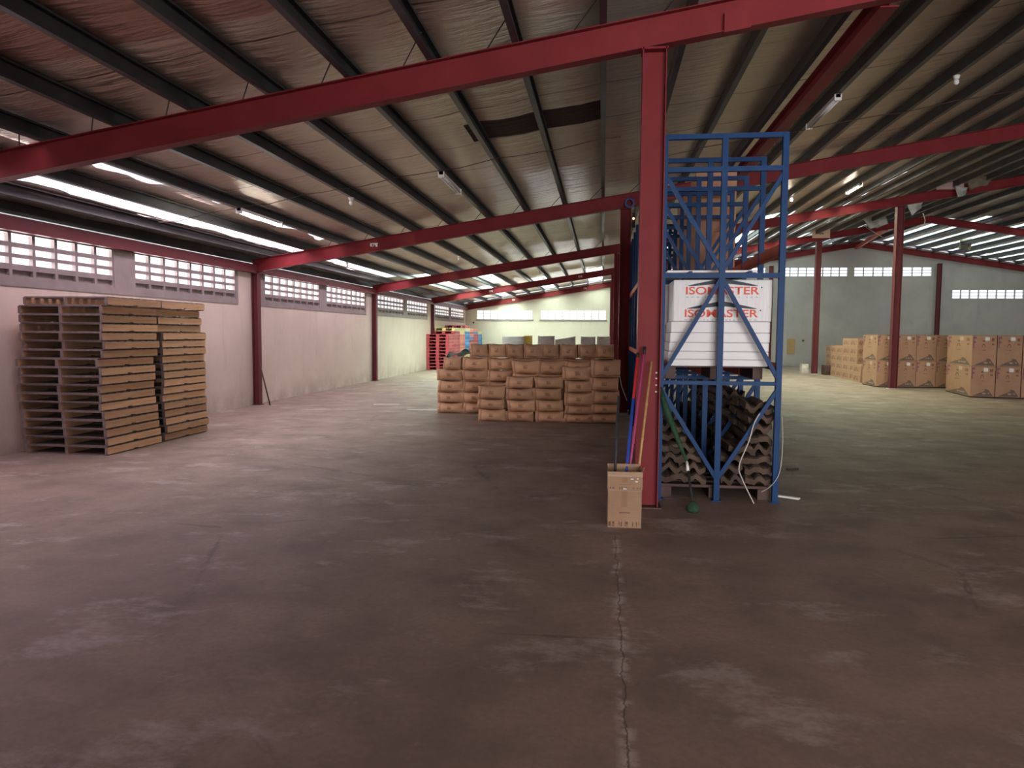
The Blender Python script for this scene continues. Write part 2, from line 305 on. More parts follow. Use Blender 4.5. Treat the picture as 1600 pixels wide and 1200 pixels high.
# ------------------------------------------------------------------ mesh helpers
def link(name, me, parent=None):
    o = bpy.data.objects.new(name, me); COL.objects.link(o)
    if parent: o.parent = parent
    return o
def tag(o, label=None, cat=None, group=None, kind=None):
    if label: o['label'] = label
    if cat: o['category'] = cat
    if group: o['group'] = group
    if kind: o['kind'] = kind
    return o
def empty(name, loc, rz=0, label=None, cat=None, group=None):
    o = bpy.data.objects.new(name, None); COL.objects.link(o); o.location = loc; o.rotation_euler = (0, 0, rz); o.empty_display_size = .1
    return tag(o, label, cat, group)
class MB:
    def __init__(s): s.b = bmesh.new(); s.uv = s.b.loops.layers.uv.new('UVMap')
    def box(s, x0, x1, y0, y1, z0, z1, mi=0, sh=None):
        P = [Vector((x, y, z)) for z in (z0, z1) for y in (y0, y1) for x in (x0, x1)]
        if sh: P = [sh(p) for p in P]
        V = [s.b.verts.new(p) for p in P]
        for q in ((0, 2, 3, 1), (4, 5, 7, 6), (0, 1, 5, 4), (2, 6, 7, 3), (0, 4, 6, 2), (1, 3, 7, 5)):
            fc = s.b.faces.new([V[i] for i in q]); fc.material_index = mi
            for l, t in zip(fc.loops, ((0, 0), (1, 0), (1, 1), (0, 1))): l[s.uv].uv = t
        return s
    def bar(s, a, b, w, h=None, up=(0, 0, 1), mi=0):
        a = Vector(a); b = Vector(b); h = h or w; d = (b - a).normalized(); up = Vector(up)
        if abs(d.dot(up)) > .98: up = Vector((0, 1, 0))
        x = d.cross(up).normalized(); y = x.cross(d).normalized()
        R = [(-1, -1), (1, -1), (1, 1), (-1, 1)]
        A = [s.b.verts.new(a + x * i * w / 2 + y * j * h / 2) for i, j in R]; B = [s.b.verts.new(b + x * i * w / 2 + y * j * h / 2) for i, j in R]
        fs = [s.b.faces.new(A[::-1]), s.b.faces.new(B)]
        for i in range(4): fs.append(s.b.faces.new([A[i], A[(i + 1) % 4], B[(i + 1) % 4], B[i]]))
        for fc in fs: fc.material_index = mi
        return s
    def tube(s, pts, rad, n=10, mi=0, cap=True):
        pts = [Vector(p) for p in pts]; rads = rad if isinstance(rad, (list, tuple)) else [rad] * len(pts); rings = []
        for i, p in enumerate(pts):
            d = (pts[min(i + 1, len(pts) - 1)] - pts[max(i - 1, 0)]).normalized()
            ref = Vector((0, 1, 0)) if abs(d.y) < .9 else Vector((1, 0, 0))
            x = d.cross(ref).normalized(); y = d.cross(x).normalized()
            rings.append([s.b.verts.new(p + (x * math.cos(a) + y * math.sin(a)) * rads[i]) for a in [2 * math.pi * k / n for k in range(n)]])
        for A, B in zip(rings, rings[1:]):
            for k in range(n):
                fc = s.b.faces.new([A[k], A[(k + 1) % n], B[(k + 1) % n], B[k]]); fc.smooth = True; fc.material_index = mi
        if cap:
            for R_ in (rings[0], rings[-1][::-1]): fc = s.b.faces.new(R_); fc.material_index = mi
        return s
    def prism(s, prof, axis, a, b, mi=0, smooth=False):
        """closed profile of 2-D points extruded along axis ('x' or 'y') from a to b; profile is (y,z) or (x,z)"""
        mk = (lambda p, t: Vector((t, p[0], p[1]))) if axis == 'x' else (lambda p, t: Vector((p[0], t, p[1])))
        A = [s.b.verts.new(mk(p, a)) for p in prof]; B = [s.b.verts.new(mk(p, b)) for p in prof]; n = len(prof)
        fs = [s.b.faces.new(A), s.b.faces.new(B[::-1])]
        for i in range(n):
            fc = s.b.faces.new([A[i], B[i], B[(i + 1) % n], A[(i + 1) % n]]); fc.smooth = smooth; fs.append(fc)
        for fc in fs: fc.material_index = mi
        return s
    def mesh(s, name, mats, bevel=0):
        bmesh.ops.recalc_face_normals(s.b, faces=s.b.faces)
        if bevel: bmesh.ops.bevel(s.b, geom=list(s.b.edges), offset=bevel, segments=1, affect='EDGES')
        me = bpy.data.meshes.new(name); s.b.to_mesh(me); s.b.free()
        for m_ in (mats if isinstance(mats, (list, tuple)) else [mats]): me.materials.append(m_)
        return me
    def obj(s, name, mats, parent=None, bevel=0): return link(name, s.mesh(name, mats, bevel), parent)
def struct(o): o['kind'] = 'structure'; return o
def copy_tree(o, parent=None, children=None):
    c = o.copy(); COL.objects.link(c)
    if parent: c.parent = parent
    for ch in (children if children is not None else o.children): copy_tree(ch, c)
    return c
ORD = ['bottom', 'second', 'third', 'fourth', 'fifth', 'sixth', 'seventh', 'eighth', 'ninth', 'tenth', 'eleventh', 'twelfth', 'thirteenth', 'fourteenth', 'fifteenth', 'sixteenth', 'seventeenth', 'eighteenth', 'nineteenth']
NTH = ['first'] + ORD[1:]
def carton_mesh(name, w, d, h, seed, sag, mat, n=7):
    """cardboard box, base centred on origin, front face towards -Y; gently bulged, sagged and creased"""
    b = bmesh.new(); uv = b.loops.layers.uv.new('UVMap'); cache = {}
    def vert(x, y, z):
        k = (round(x, 4), round(y, 4), round(z, 4))
        if k not in cache:
            p = Vector((x * w / 2, y * d / 2, z * h)); q = Vector((x, y, z * 2 - 1))
            bul = sag * .9 * ((1 - x * x) * abs(y) ** 6 + 0)
            p.y += math.copysign(bul * .022 * 10 * .1 * (1 - q.z ** 2) * 6, y) if abs(y) > .99 else 0
            p.x += math.copysign(sag * .012 * (1 - y * y) * (1 - q.z ** 2), x) if abs(x) > .99 else 0
            nz = noise.noise_vector(Vector((x * 1.3 + seed * 7.1, y * 1.3, z * 1.5)))
            p += Vector((nz.x * .02, nz.y * .02, nz.z * .012 * (1 if z > .01 else 0))) * sag
            if z > .5: p.z -= sag * .014 * (1 - x * x) * (z - .5) * 2
            lean = sag * .012 * math.sin(seed * 3.7); p.x += lean * z; p.x *= 1 + sag * .02 * math.sin(seed) * (.5 - z)
            cache[k] = b.verts.new(p)
        return cache[k]
    def face(fn, flip):
        for i in range(n):
            for j in range(n):
                c = [(i / n, j / n), ((i + 1) / n, j / n), ((i + 1) / n, (j + 1) / n), (i / n, (j + 1) / n)]
                vs = [vert(*fn(a, t)) for a, t in c]
                if flip: vs = vs[::-1]; c = c[::-1]
                fc = b.faces.new(vs); fc.smooth = sag > .3
                for l, t in zip(fc.loops, c): l[uv].uv = t
    face(lambda a, t: (2 * a - 1, -1, t), 0); face(lambda a, t: (1 - 2 * a, 1, t), 0)
    face(lambda a, t: (-1, 1 - 2 * a, t), 0); face(lambda a, t: (1, 2 * a - 1, t), 0)
    face(lambda a, t: (2 * a - 1, 2 * t - 1, 1), 0); face(lambda a, t: (2 * a - 1, 1 - 2 * t, 0), 0)
    for fc in b.faces:
        if abs(fc.normal.z) > .5:
            for l in fc.loops: l[uv].uv = (.3 + .001 * l[uv].uv[0], .3)
    bmesh.ops.recalc_face_normals(b, faces=b.faces)
    if sag > .3:
        for e in b.edges:
            if len(e.link_faces) == 2 and e.link_faces[0].normal.angle(e.link_faces[1].normal, 0) > .8: e.smooth = False
    me = bpy.data.meshes.new(name); b.to_mesh(me); b.free(); me.materials.append(mat); return me
def text_mesh(name, txt, w, h, mat, bold=.03, sp=1.0):
    """lettering lying in the XZ plane facing -Y, scaled to w x h, origin at lower left"""
    cu = bpy.data.curves.new(name, 'FONT'); cu.body = txt; cu.offset = bold; cu.extrude = .0; cu.space_character = sp
    o = bpy.data.objects.new(name, cu); COL.objects.link(o)
    me = bpy.data.meshes.new_from_object(o.evaluated_get(bpy.context.evaluated_depsgraph_get())); bpy.data.objects.remove(o)
    xs = [v.co.x for v in me.vertices]; ys = [v.co.y for v in me.vertices]
    x0, x1, y0, y1 = min(xs), max(xs), min(ys), max(ys)
    for v in me.vertices: v.co = Vector(((v.co.x - x0) / (x1 - x0) * w, 0, (v.co.y - y0) / (y1 - y0) * h))
    me.name = name; me.materials.clear(); me.materials.append(mat); return me

# ------------------------------------------------------------------ floor, walls
b = MB(); b.box(XL - .3, XRR + .3, YF - 1.5, YB + .3, -.2, 0); struct(b.obj('floor', MAT['floor']))
WT = .16
b = MB(); b.box(XL - WT, XL, YF, YB, 0, 2.16); b.box(XL - WT, XL, YF, YB, 2.80, 2.978)
ed = [YF] + [t for a, c in LV for t in (a, c)] + [YB]
for i in range(0, len(ed), 2):
    if ed[i + 1] > ed[i]: b.box(XL - WT, XL, max(ed[i], YF), ed[i + 1], 2.16, 2.80)
struct(b.obj('wall_left', MAT['wall']))
b = MB(); b.box(XL - WT, XL - .1, YF, YB, 3.012, 3.24); struct(b.obj('trim_0', MAT['purlin']))
b = MB()
def strip(b, x0, x1, z0, z1=None, y0=YB, y1=YB + WT):
    mi = 1 if x0 > .3 and y0 > 0 else 0
    if z1 is not None: b.box(x0, x1, y0, y1, z0, z1, mi); return
    za, zb = zr(x0, .38), zr(x1, .38)
    def sh(p):
        return Vector((p.x, p.y, (za if abs(p.x - x0) < 1e-6 else zb) if p.z > z0 + .5 else p.z))
    b.box(x0, x1, y0, y1, z0, 9, mi, sh=sh)
xs = sorted(set([XL - WT, .405, XR, XRR] + [t for a, c, _, _ in BV for t in (a, c)]))
for x0, x1 in zip(xs, xs[1:]):
    op = [v for v in BV if v[0] <= x0 + 1e-6 and v[1] >= x1 - 1e-6]
    if op: strip(b, x0, x1, 0, op[0][2]); strip(b, x0, x1, op[0][3])
    else: strip(b, x0, x1, 0)
struct(b.obj('wall_back', [MAT['wallb'], MAT['wallb_dim']]))
b = MB(); b.box(XRR, XRR + WT, YF, R_FILL_GAP[0], 0, ZE + .4); b.box(XRR, XRR + WT, R_FILL_GAP[1], YB, 0, ZE + .4); struct(b.obj('wall_right', MAT['wallb']))
b = MB()
for x0, x1 in ((XL - WT, DOOR[0]), (DOOR[1], XR), (XR, XRR)): strip(b, x0, x1, 0, None, YF - WT, YF)
strip(b, DOOR[0], DOOR[1], DOOR[2], None, YF - WT, YF); b.box(XL, .1, -2.2, -2.05, 0, 1, sh=lambda p: Vector((p.x, p.y, 0 if p.z < .5 else zr(p.x, -.01)))); b.box(-2.2, -2.05, YF, -2.2, 0, zr(-2.2, -.01)); struct(b.obj('wall_front_and_blocker', MAT['wall']))  # last two boxes: added unseen partition, keeps door light off the pallets

# ventilation blocks: concrete lattice, three open rows and one blind row
def vent(idx, p0, p1, z0, z1, axis, cols=8, blind=True):
    b = MB(); L = p1 - p0
    def bx(a, c, t0, t1, za, zb):
        if axis == 'y': b.box(XL - t1, XL + t0, a, c, za, zb)
        else: b.box(a, c, YB - t0, YB + t1, za, zb)
    H = z1 - z0
    rows = [(.80, 1.0), (.55, .70), (.32, .47), (.06, .19)] if blind else [(.70, .98), (.37, .65), (.04, .32)]
    web = .05 if blind else .038; dp = .055 if blind else .09
    cw = L / cols
    for i in range(cols + 1):
        x = p0 + i * cw; bx(max(p0, x - web / 2), min(p1, x + web / 2), 0.0, dp, z0, z1)
    lo = 0.0
    for (a, c) in sorted(rows):
        bx(p0, p1, -.002, dp - .002, z0 + lo * H, z0 + a * H); lo = c
    if lo < 1: bx(p0, p1, -.002, dp - .002, z0 + lo * H, z1)
    if blind: bx(p0, p1, -.05, .10, z0, z0 + .22 * H)
    struct(b.obj('window_%d' % idx, MAT['block'] if axis == 'y' else MAT['wallb'] if p0 < 0 else MAT['wallb_dim']))
vi = 1
for (a, c) in LV:
    if c > YF + 3: vent(vi, a + .05, c - .05, 2.20, 2.76, 'y'); vi += 1
for (a, c, z0, z1) in BV: vent(vi, a, c, z0, z1, 'x', 9 if c - a > 3.3 and a < 5 else 8, False); vi += 1
# unpainted cement band round each pair of vents
b = MB()
for k in range(-1, 4):
    ys = Y1 + k * BAY; a0, a1 = ys + .22, ys + 7.46
    v0, v1 = LV[2 * (k + 1)], LV[2 * (k + 1) + 1]
    b.box(XL, XL + .012, a0, a1, 2.10, 2.20); b.box(XL, XL + .012, a0, a1, 2.76, 2.80)
    for (p, q) in ((a0, v0[0] + .05), (v0[1] - .05, v1[0] + .05), (v1[1] - .05, a1)): b.box(XL, XL + .012, p, q, 2.20, 2.76)
struct(b.obj('trim_1', MAT['block']))
b = MB(); b.box(XL + .01, XL + .13, YF, YB - .02, 2.775, 2.945); struct(b.obj('trim_2', MAT['maroon']))   # eave beam
b = MB()
for (a, c, z0, z1) in BV[:2]: b.box(a - .06, c + .06, YB - .03, YB, z0 - .08, z0)
struct(b.obj('trim_3', MAT['block']))

# ------------------------------------------------------------------ roof: foil lining, purlins, translucent sheets
PX = [round(.725 + .766 * k, 3) for k in range(-10, 16)]
PXR = [round(2 * XR - x, 3) for x in PX if 2 * XR - x < XRR - .2]
def grid_roof():
    b = bmesh.new()
    def coords(lo, hi, step, marks):
        m = sorted(set([lo, hi] + [t for t in marks if lo < t < hi])); out = []
        for a, c in zip(m, m[1:]):
            k = max(1, round((c - a) / step)); out += [a + (c - a) * i / k for i in range(k)]
        return out + [hi]
    Xs = coords(XL - .25, XRR + .2, .26, [XR] + PX + PXR + [t for s_ in SKY for t in s_[:2]])
    Ys = coords(YF - .1, YB + .2, .5, [t for s_ in SKY for t in s_[2:4]])
    allp = sorted(PX + PXR)
    G = {}
    def zz(x, y):
        d = min(abs(x - p) for p in allp); sagf = min(1, d / .38)
        nz = noise.noise(Vector((x * .9, y * 1.7, 0))) + .5 * noise.noise(Vector((x * 2.3, y * 4.1, 3)))
        return zr(x, .435) - sagf * (.022 + .03 * (nz + .3))
    for i, x in enumerate(Xs):
        for j, y in enumerate(Ys): G[i, j] = b.verts.new((x, y, zz(x, y)))
    for i in range(len(Xs) - 1):
        xm = (Xs[i] + Xs[i + 1]) / 2
        sk = [s_ for s_ in SKY if s_[0] < xm < s_[1]]
        for j in range(len(Ys) - 1):
            ym = (Ys[j] + Ys[j + 1]) / 2
            if any(s_[2] < ym < s_[3] for s_ in sk): continue
            fc = b.faces.new([G[i, j], G[i + 1, j], G[i + 1, j + 1], G[i, j + 1]]); fc.smooth = True
    bmesh.ops.delete(b, geom=[v for v in b.verts if not v.link_faces], context='VERTS')
    me = bpy.data.meshes.new('ceiling'); b.to_mesh(me); b.free(); me.materials.append(MAT['foil']); return me
struct(link('ceiling', grid_roof()))
ti = 4
for x in PX + PXR:
    b = MB(); w, h, t, lp = .062, .155, .006, .02; s = -1 if x > XR else 1
    z0 = zr(x, .272)
    prof = [(0, 0), (w, 0), (w, lp), (w - t, lp), (w - t, t), (t, t), (t, h - t), (w - t, h - t), (w - t, h - lp), (w, h - lp), (w, h), (0, h)]
    b.prism([(x - w / 2 + (p if s > 0 else w - p) , z0 + q) for p, q in prof], 'y', YF, YB + .1)
    struct(b.obj('trim_%d' % ti, MAT['purlin'])); ti += 1
# translucent corrugated roof sheets over the gaps in the lining, added slots included
for (x0, x1, y0, y1, c, L) in SKY:
    b = MB(); n = max(4, int((x1 - x0) / .06)); pr_ = []
    top = [(x0 - .05 + (x1 - x0 + .1) * i / n, zr(x0 - .05 + (x1 - x0 + .1) * i / n, .50 + (.012 if i % 2 else -.012))) for i in range(n + 1)]
    b.prism(top + [(p, q + .004) for p, q in top[::-1]], 'y', y0 - .1, y1 + .1)
    struct(b.obj('window_%d' % vi, MAT['sky_pink'] if c is PINK else MAT['sky_green'])); vi += 1

# ------------------------------------------------------------------ steel frames
WHERE = ['nearest the viewer', 'second from the viewer', 'third from the viewer', 'fourth from the viewer', 'against the back wall']
def isec(b, x0, x1, y, dep, wid, z0f):
    def seg(yw0, yw1, za, zb):
        b.box(x0, x1, yw0, yw1, 0, 1, sh=lambda p: Vector((p.x, p.y, z0f(p.x) + (za if p.z < .5 else zb))))
    seg(y - .005, y + .005, .009, dep - .009); seg(y - wid / 2, y + wid / 2, 0, .009); seg(y - wid / 2, y + wid / 2, dep - .009, dep)
for k in range(5):
    y = Y1 + k * BAY - (.09 if k == 4 else 0)
    t = empty('steel_rafter', (XL + .1, y, ZE), 0, 'long red steel roof rafter sloping up to the right, ' + WHERE[k], 'beam')
    mt = MAT['red'] if k < 3 else MAT['red']
    off = -Vector((XL + .1, y, ZE))
    for (xa, xb) in ((XL + .02, XR), (XR, XRR - .02)):
        b = MB(); isec(b, xa, xb, y, .268, .13, lambda x: zr(x)); o = b.obj('rafter_beam', mt, t); o.location = off
    if k in (0, 1, 2):
        for x in PX:
            if x > 6: continue
            b = MB(); b.tube([(x - .27, y - .02, zr(x - .27, .262)), (x - .02, y - .30, zr(x, .42))], .006, 6); o = b.obj('brace_rod', MAT['purlin'], t); o.location = off
    if k in (1, 3, 4):
        for xm in ([-4.70] if k == 1 else [-4.75, -.98]):
            b = MB(); h = .075; w = .16; yy = y - (.07 if k == 1 else .07)
            for (u0, u1, v0, v1) in ((0, 1, .78, 1), (0, .2, .0, 1), (.36, .46, 0, .62), (.36, .75, .42, .6), (.72, .95, 0, .7), (0, .46, 0, .2)):
                b.box(xm - w / 2 + u0 * w, xm - w / 2 + u1 * w, y - .012, y - .005, zr(xm, .10) + v0 * h, zr(xm, .10) + v1 * h)
            o = b.obj('painted_mark', MAT['label'], t); o.location = off; o['label'] = 'small white stencilled mark'
    if k == 0:
        b = MB(); x0, x1 = .98, 1.20
        b.box(x0, x1, y - .07, y - .012, 0, 1, sh=lambda p: Vector((p.x, p.y, zr(p.x) + (-.012 if p.z < .5 else .16)))); o = b.obj('splice_plate', MAT['red'], t); o.location = off
def hcolumn(x, y, z1, label, mt='red', w=.205, d=.19, z0=0, base=True):
    t = empty('steel_column', (x, y, z0), 0, label, 'column')
    b = MB(); b.box(-w / 2, -w / 2 + .01, -d / 2, d / 2, 0, z1 - z0); b.box(w / 2 - .01, w / 2, -d / 2, d / 2, 0, z1 - z0); b.box(-w / 2 + .01, w / 2 - .01, -.005, .005, 0, z1 - z0)
    b.obj('shaft', MAT[mt], t)
    if base: b = MB(); b.box(-w / 2 - .03, w / 2 + .03, -d / 2 - .02, d / 2 + .02, 0.0, .012); b.obj('base_plate', MAT['label'] if x > 5 else MAT['rust'], t)
    b = MB(); b.box(-w / 2 - .01, w / 2 + .01, -d / 2, d / 2, z1 - z0 - .022, z1 - z0 - .004); b.obj('cap_plate', MAT[mt], t)
    return t
for k in range(4):
    y = Y1 + k * BAY
    c = hcolumn(.405, y, zr(.30), ['red steel column in the foreground beside the broom carton', 'red steel column behind the brown carton pile, with a blue hose ring at its head', 'third red steel column seen edge-on behind the carton pile', 'fourth, furthest slim red column in the middle row'][k])
    if k == 0:
        for zb in (1.04, 1.10, 1.16, 1.21):
            b = MB(); b.tube([(.072, -.005, zb), (.072, -.02, zb)], .008, 8); b.obj('bolt', MAT['label'], c)
hcolumn(.405, YB - .12, zr(.30), 'slim dark column on the back wall left of the blue rack', 'maroon', .14, .14)
for k, lb in ((2, 'red steel column standing among the big right-hand cartons'), (3, 'dark red column with a tan board at its head, right of the blue rack')):
    hcolumn(8.52, Y1 + k * BAY, zr(8.42), lb, 'maroon', .2, .2)  # darker colour stands in for the shade on these red columns
hcolumn(8.45, YB - .12, zr(8.45) - .25, 'dark pilaster column on the back wall seen through the rack', 'maroon', .18, .14)
hcolumn(16.5, YB - .12, zr(16.5) - .22, 'dark blue-black pilaster column between the two high wall vents', 'maroon', .18, .14)
for k in range(1, 4):
    hcolumn(XL + .085, Y1 + k * BAY, 2.775, ['', 'dark red wall column with a thin stick leaning on it, left wall', 'second dark red column along the left wall', 'third dark red column on left wall, behind the plastic pallets'][k], 'maroon', .13, .15)
# longitudinal red beam under the roof
b = MB()
x = 2.36; z = zr(x) - .02
b.box(x - .075, x + .075, Y1 + .09, Y1 + BAY - .09, z + .16, z + .172); b.box(x - .005, x + .005, Y1 + .09, Y1 + BAY - .09, z + .01, z + .16); b.box(x - .075, x + .075, Y1 + .09, Y1 + BAY - .09, z, z + .012)
tag(b.obj('tie_beam', MAT['red']), 'red steel beam running away from viewer above the blue rack', 'beam')
b = MB(); b.bar((11.1, Y1 + 3 * BAY + .1, zr(11.1) + .05), (12.5, YB - .2, zr(12.5) - .03), .12, .15)
tag(b.obj('tie_beam', MAT['orange']), 'reddish brown brace beam under the far roof ridge', 'beam')

# ------------------------------------------------------------------ wooden pallets
PW, PD, PH = 1.13, 1.10, .1093
def pallet_parts(seed):
    rs = random.Random(seed); me = {}
    b = MB()
    for x in (-PW / 2 + .02, 0, PW / 2 - .02):
        pass
    st = []
    for x in (-PW / 2 + .02, 0, PW / 2 - .02):
        b = MB(); nt = .012; L0, L1 = -PD / 2, PD / 2
        prof = [(L0, .010), (L0, .097), (L1, .097), (L1, .010), (.06, .010), (.04, .022), (-.04, .022), (-.06, .010)]
        b.prism(prof, 'x', x - .02, x + .02)
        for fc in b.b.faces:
            if all(abs(v.co.y) > L1 - .001 for v in fc.verts): fc.material_index = 1  # stringer ends take the shade-toned wood
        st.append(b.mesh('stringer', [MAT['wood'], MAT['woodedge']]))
    b = MB()
    for i in range(8):
        y = -PD / 2 + .05 + i * (PD - .1) / 7; j = rs.uniform(-.006, .006)
        b.box(-PW / 2 + .014, PW / 2 - .014, y - .048, y + .048, .0935, .1085)
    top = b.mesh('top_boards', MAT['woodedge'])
    b = MB()
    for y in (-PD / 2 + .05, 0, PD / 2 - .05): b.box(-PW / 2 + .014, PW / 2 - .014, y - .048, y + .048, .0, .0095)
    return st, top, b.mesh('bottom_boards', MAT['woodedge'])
PPK = [pallet_parts(i) for i in range(3)]
for si, (cy, nm) in enumerate(((8.86, 'nearer'), (10.03, 'farther'))):
    rs = random.Random(40 + si)
    for i in range(18):
        st, top, bot = PPK[i % 3]
        dx = rs.uniform(-.025, .02) + (-.05 if 4 < i < 11 and si == 0 else 0) + (.02 if i < 3 else 0); dy = rs.uniform(-.015, .012); rz = rs.uniform(-.012, .012)
        if i == 17: dx += .05
        if si == 1: dx += -.01; dy += (.06 if i < 14 else -.03)
        lab = 'light wooden pallet, %s of the %s stack by the left wall' % ('topmost' if i == 17 else (ORD[i] + (' one up' if i else ' one')), nm)
        t = empty('wooden_pallet', (XL + .70 + dx, cy + dy, .002 + i * PH), rz, lab, 'pallet', 'wooden pallets in the %s stack' % nm)
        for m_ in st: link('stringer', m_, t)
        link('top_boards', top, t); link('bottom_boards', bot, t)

# ------------------------------------------------------------------ plastic pallets, seven stacks along the left wall far back
def plastic_mesh(key):
    b = MB(); w, d, h = .98, 1.16, .1365
    b.box(-w / 2, w / 2, -d / 2, d / 2, h - .022, h - .002); b.box(-w / 2, w / 2, -d / 2, d / 2, 0, .016)
    for x in (-w / 2 + .07, 0, w / 2 - .07):
        for y in (-d / 2 + .05, 0, d / 2 - .05): b.box(x - .07, x + .07, y - .05, y + .05, .016, h - .022)
    for s_ in (-1, 1):                        # end skins pierced by four holes
        x0, x1 = sorted((s_ * w / 2, s_ * (w / 2 - .012))); yy = [-d / 2, -.44, -.32, -.20, -.08, .08, .20, .32, .44, d / 2]
        for a_, c_ in zip(yy[::2], yy[1::2]): b.box(x0, x1, a_, c_, .012, h - .02)
        b.box(x0, x1, -d / 2, d / 2, .012, .035); b.box(x0, x1, -d / 2, d / 2, h - .045, h - .02)
    return b.mesh('plastic_pallet', MAT[key])
PLM = {k: plastic_mesh(k) for k in ('pl_red', 'pl_pink', 'pl_blue', 'pl_yel')}
CN = {'pl_red': 'red', 'pl_pink': 'salmon pink', 'pl_blue': 'light blue', 'pl_yel': 'cream yellow'}
STK = [('pl_red',) * 11, ('pl_red',) * 12 + ('pl_yel',), ('pl_pink',) * 11 + ('pl_yel',) * 2, ('pl_yel',) * 5 + ('pl_blue',) * 7 + ('pl_yel', 'pl_red'),
       ('pl_red',) * 6 + ('pl_pink', 'pl_pink', 'pl_red', 'pl_blue', 'pl_pink', 'pl_red', 'pl_pink'), ('pl_pink',) * 8 + ('pl_red',) * 3 + ('pl_blue', 'pl_pink'), ('pl_blue',) * 11 + ('pl_yel',)]
for si, cols in enumerate(STK):
    rs = random.Random(si)
    for i, kx in enumerate(cols):
        if si > 2 and i < 5 and False: continue
        o = link('plastic_pallet', PLM[kx]); o.location = (-6.88 + rs.uniform(-.02, .02), 30.62 + si * 1.21, .001 + i * .1368)
        tag(o, '%s plastic pallet, %s, in the %s stack from the viewer at far left' % (CN[kx], 'topmost' if i == len(cols) - 1 else (ORD[i] + (' up' if i else ' one')), NTH[si]), 'pallet', 'plastic pallets at the far left')

# ------------------------------------------------------------------ brown sagging cartons (middle pile)
CW, CD = .485, .34
CM = [carton_mesh('brown_carton', CW, CD, .21, i, 1.0, MAT['carton']) for i in range(7)]
CMT = [carton_mesh('brown_carton', .325, .46, .265, 20 + i, .9, MAT['carton']) for i in range(4)]
ci = 0
def put_carton(me, x, y, z, hs, rz, label, group, sx=1.0):
    o = link('brown_carton', me); o.location = (x, y, z); o.rotation_euler = (0, 0, rz); o.scale = (sx, 1, hs)
    return tag(o, label, 'carton', group)
rs = random.Random(3)
FRONT = [(-1.945, [.215, .175, .235]), (-1.435, [.185, .20, .205, .205]), (-.93, [.19, .205, .205, .20]), (-.425, [.15, .155, .225, .215, .235]), (.035, [.175, .165, .23, .235, .30])]
for c, (x, hs) in enumerate(FRONT):
    z = 0.0
    for i, h in enumerate(hs):
        wx = 1.0 + rs.uniform(-.03, .02)
        o = put_carton(CM[(c * 3 + i * 2) % 7], x + rs.uniform(-.018, .018), 12.93 + rs.uniform(-.02, .02), z, h / .21 * .985, rs.uniform(-.02, .02),
                   'sagging brown carton, %s in the %s column of the front row' % ('topmost' if i == len(hs) - 1 else ORD[i], ['leftmost', 'second', 'middle', 'fourth', 'rightmost'][c]), 'brown cartons in the front row', wx)
        z += h
for c, x in enumerate((-1.40, -.915, -.43, .03)):           # second row, only its upper cartons show
    z = 0.0
    for i in range(5):
        h = (.208, .208, .208, .205, .235)[i]
        vis = i == 4 or (i == 3 and c < 2)
        put_carton(CM[(c + i * 3) % 7], x + rs.uniform(-.012, .012), 13.36 + rs.uniform(-.01, .01), z, h / .21 * .985, rs.uniform(-.015, .015),
                   ('brown carton, %s in the %s column of the second row' % ('topmost' if i == 4 else 'fourth up', ['left', 'second', 'third', 'right'][c])) if vis else 'buried brown carton of second row, %s column, %s level' % (NTH[c], NTH[i]), 'brown cartons in the second row' if vis else 'buried brown cartons')
        z += h
for c, x in enumerate((-2.94, -2.45, -1.96, -1.47, -.98, -.49, 0.0)):   # third row, steps out to the left
    z = 0.0
    for i in range(5):
        h = (.205, .205, .22, .22, .235)[i]; top = i == 4
        vis = c < 3
        lab = ('brown carton, %s in the %s column of the back row' % ('topmost' if top else ORD[i], ['leftmost', 'second', 'third'][c])) if vis else 'hidden brown carton of back row, %s column, %s level' % (NTH[c], NTH[i])
        sx = .70 if (c == 0 and top) else 1
        put_carton(CM[(c * 2 + i) % 7], x + rs.uniform(-.012, .012) + (.03 if sx < 1 else 0), 14.1 + rs.uniform(-.01, .01), z, h / .21 * .985, rs.uniform(-.02, .02), lab, 'brown cartons in the back row' if vis else 'hidden brown cartons', sx)
        z += h
for i in range(8):
    put_carton(CMT[i % 4], -2.36 + i * .343 + rs.uniform(-.008, .008), 14.12, 1.088, .98, rs.uniform(-.03, .03),
               'small end-on brown carton, %s in the top tier of the pile' % ['leftmost', 'second from left', 'third from left', 'fourth from left', 'fifth from left', 'sixth from left', 'seventh from left', 'rightmost'][i], 'top tier cartons')
def crumple(name, pts, n, amp, seed, mat, parent=None, thick=.004):
    """crumpled sheet spanned between four corners"""
    b = bmesh.new(); P = [Vector(p) for p in pts]; G = {}; nn = (P[1] - P[0]).cross(P[3] - P[0]).normalized(); rs_ = random.Random(seed)
    for i in range(n + 1):
        for j in range(n + 1):
            s_, t_ = i / n, j / n
            p = P[0] * (1 - s_) * (1 - t_) + P[1] * s_ * (1 - t_) + P[2] * s_ * t_ + P[3] * (1 - s_) * t_
            q = noise.noise_vector(p * 5 + Vector((seed, 0, 0))); p = p + nn * amp * (q.x * 2) + q * amp * .8
            G[i, j] = b.verts.new(p)
    for i in range(n):
        for j in range(n): b.faces.new([G[i, j], G[i + 1, j], G[i + 1, j + 1], G[i, j + 1]]).smooth = True
    r_ = bmesh.ops.solidify(b, geom=list(b.faces), thickness=thick)
    me = bpy.data.meshes.new(name); b.to_mesh(me); b.free(); me.materials.append(mat); return link(name, me, parent)
tag(crumple('plastic_sheet', [(-3.02, 13.95, 1.12), (-2.53, 13.95, 1.13), (-2.53, 14.25, 1.22), (-3.02, 14.25, 1.17)], 14, .045, 4, MAT['net']), 'crumpled dark green and white sheet lying on the left end of carton pile', 'sheet')
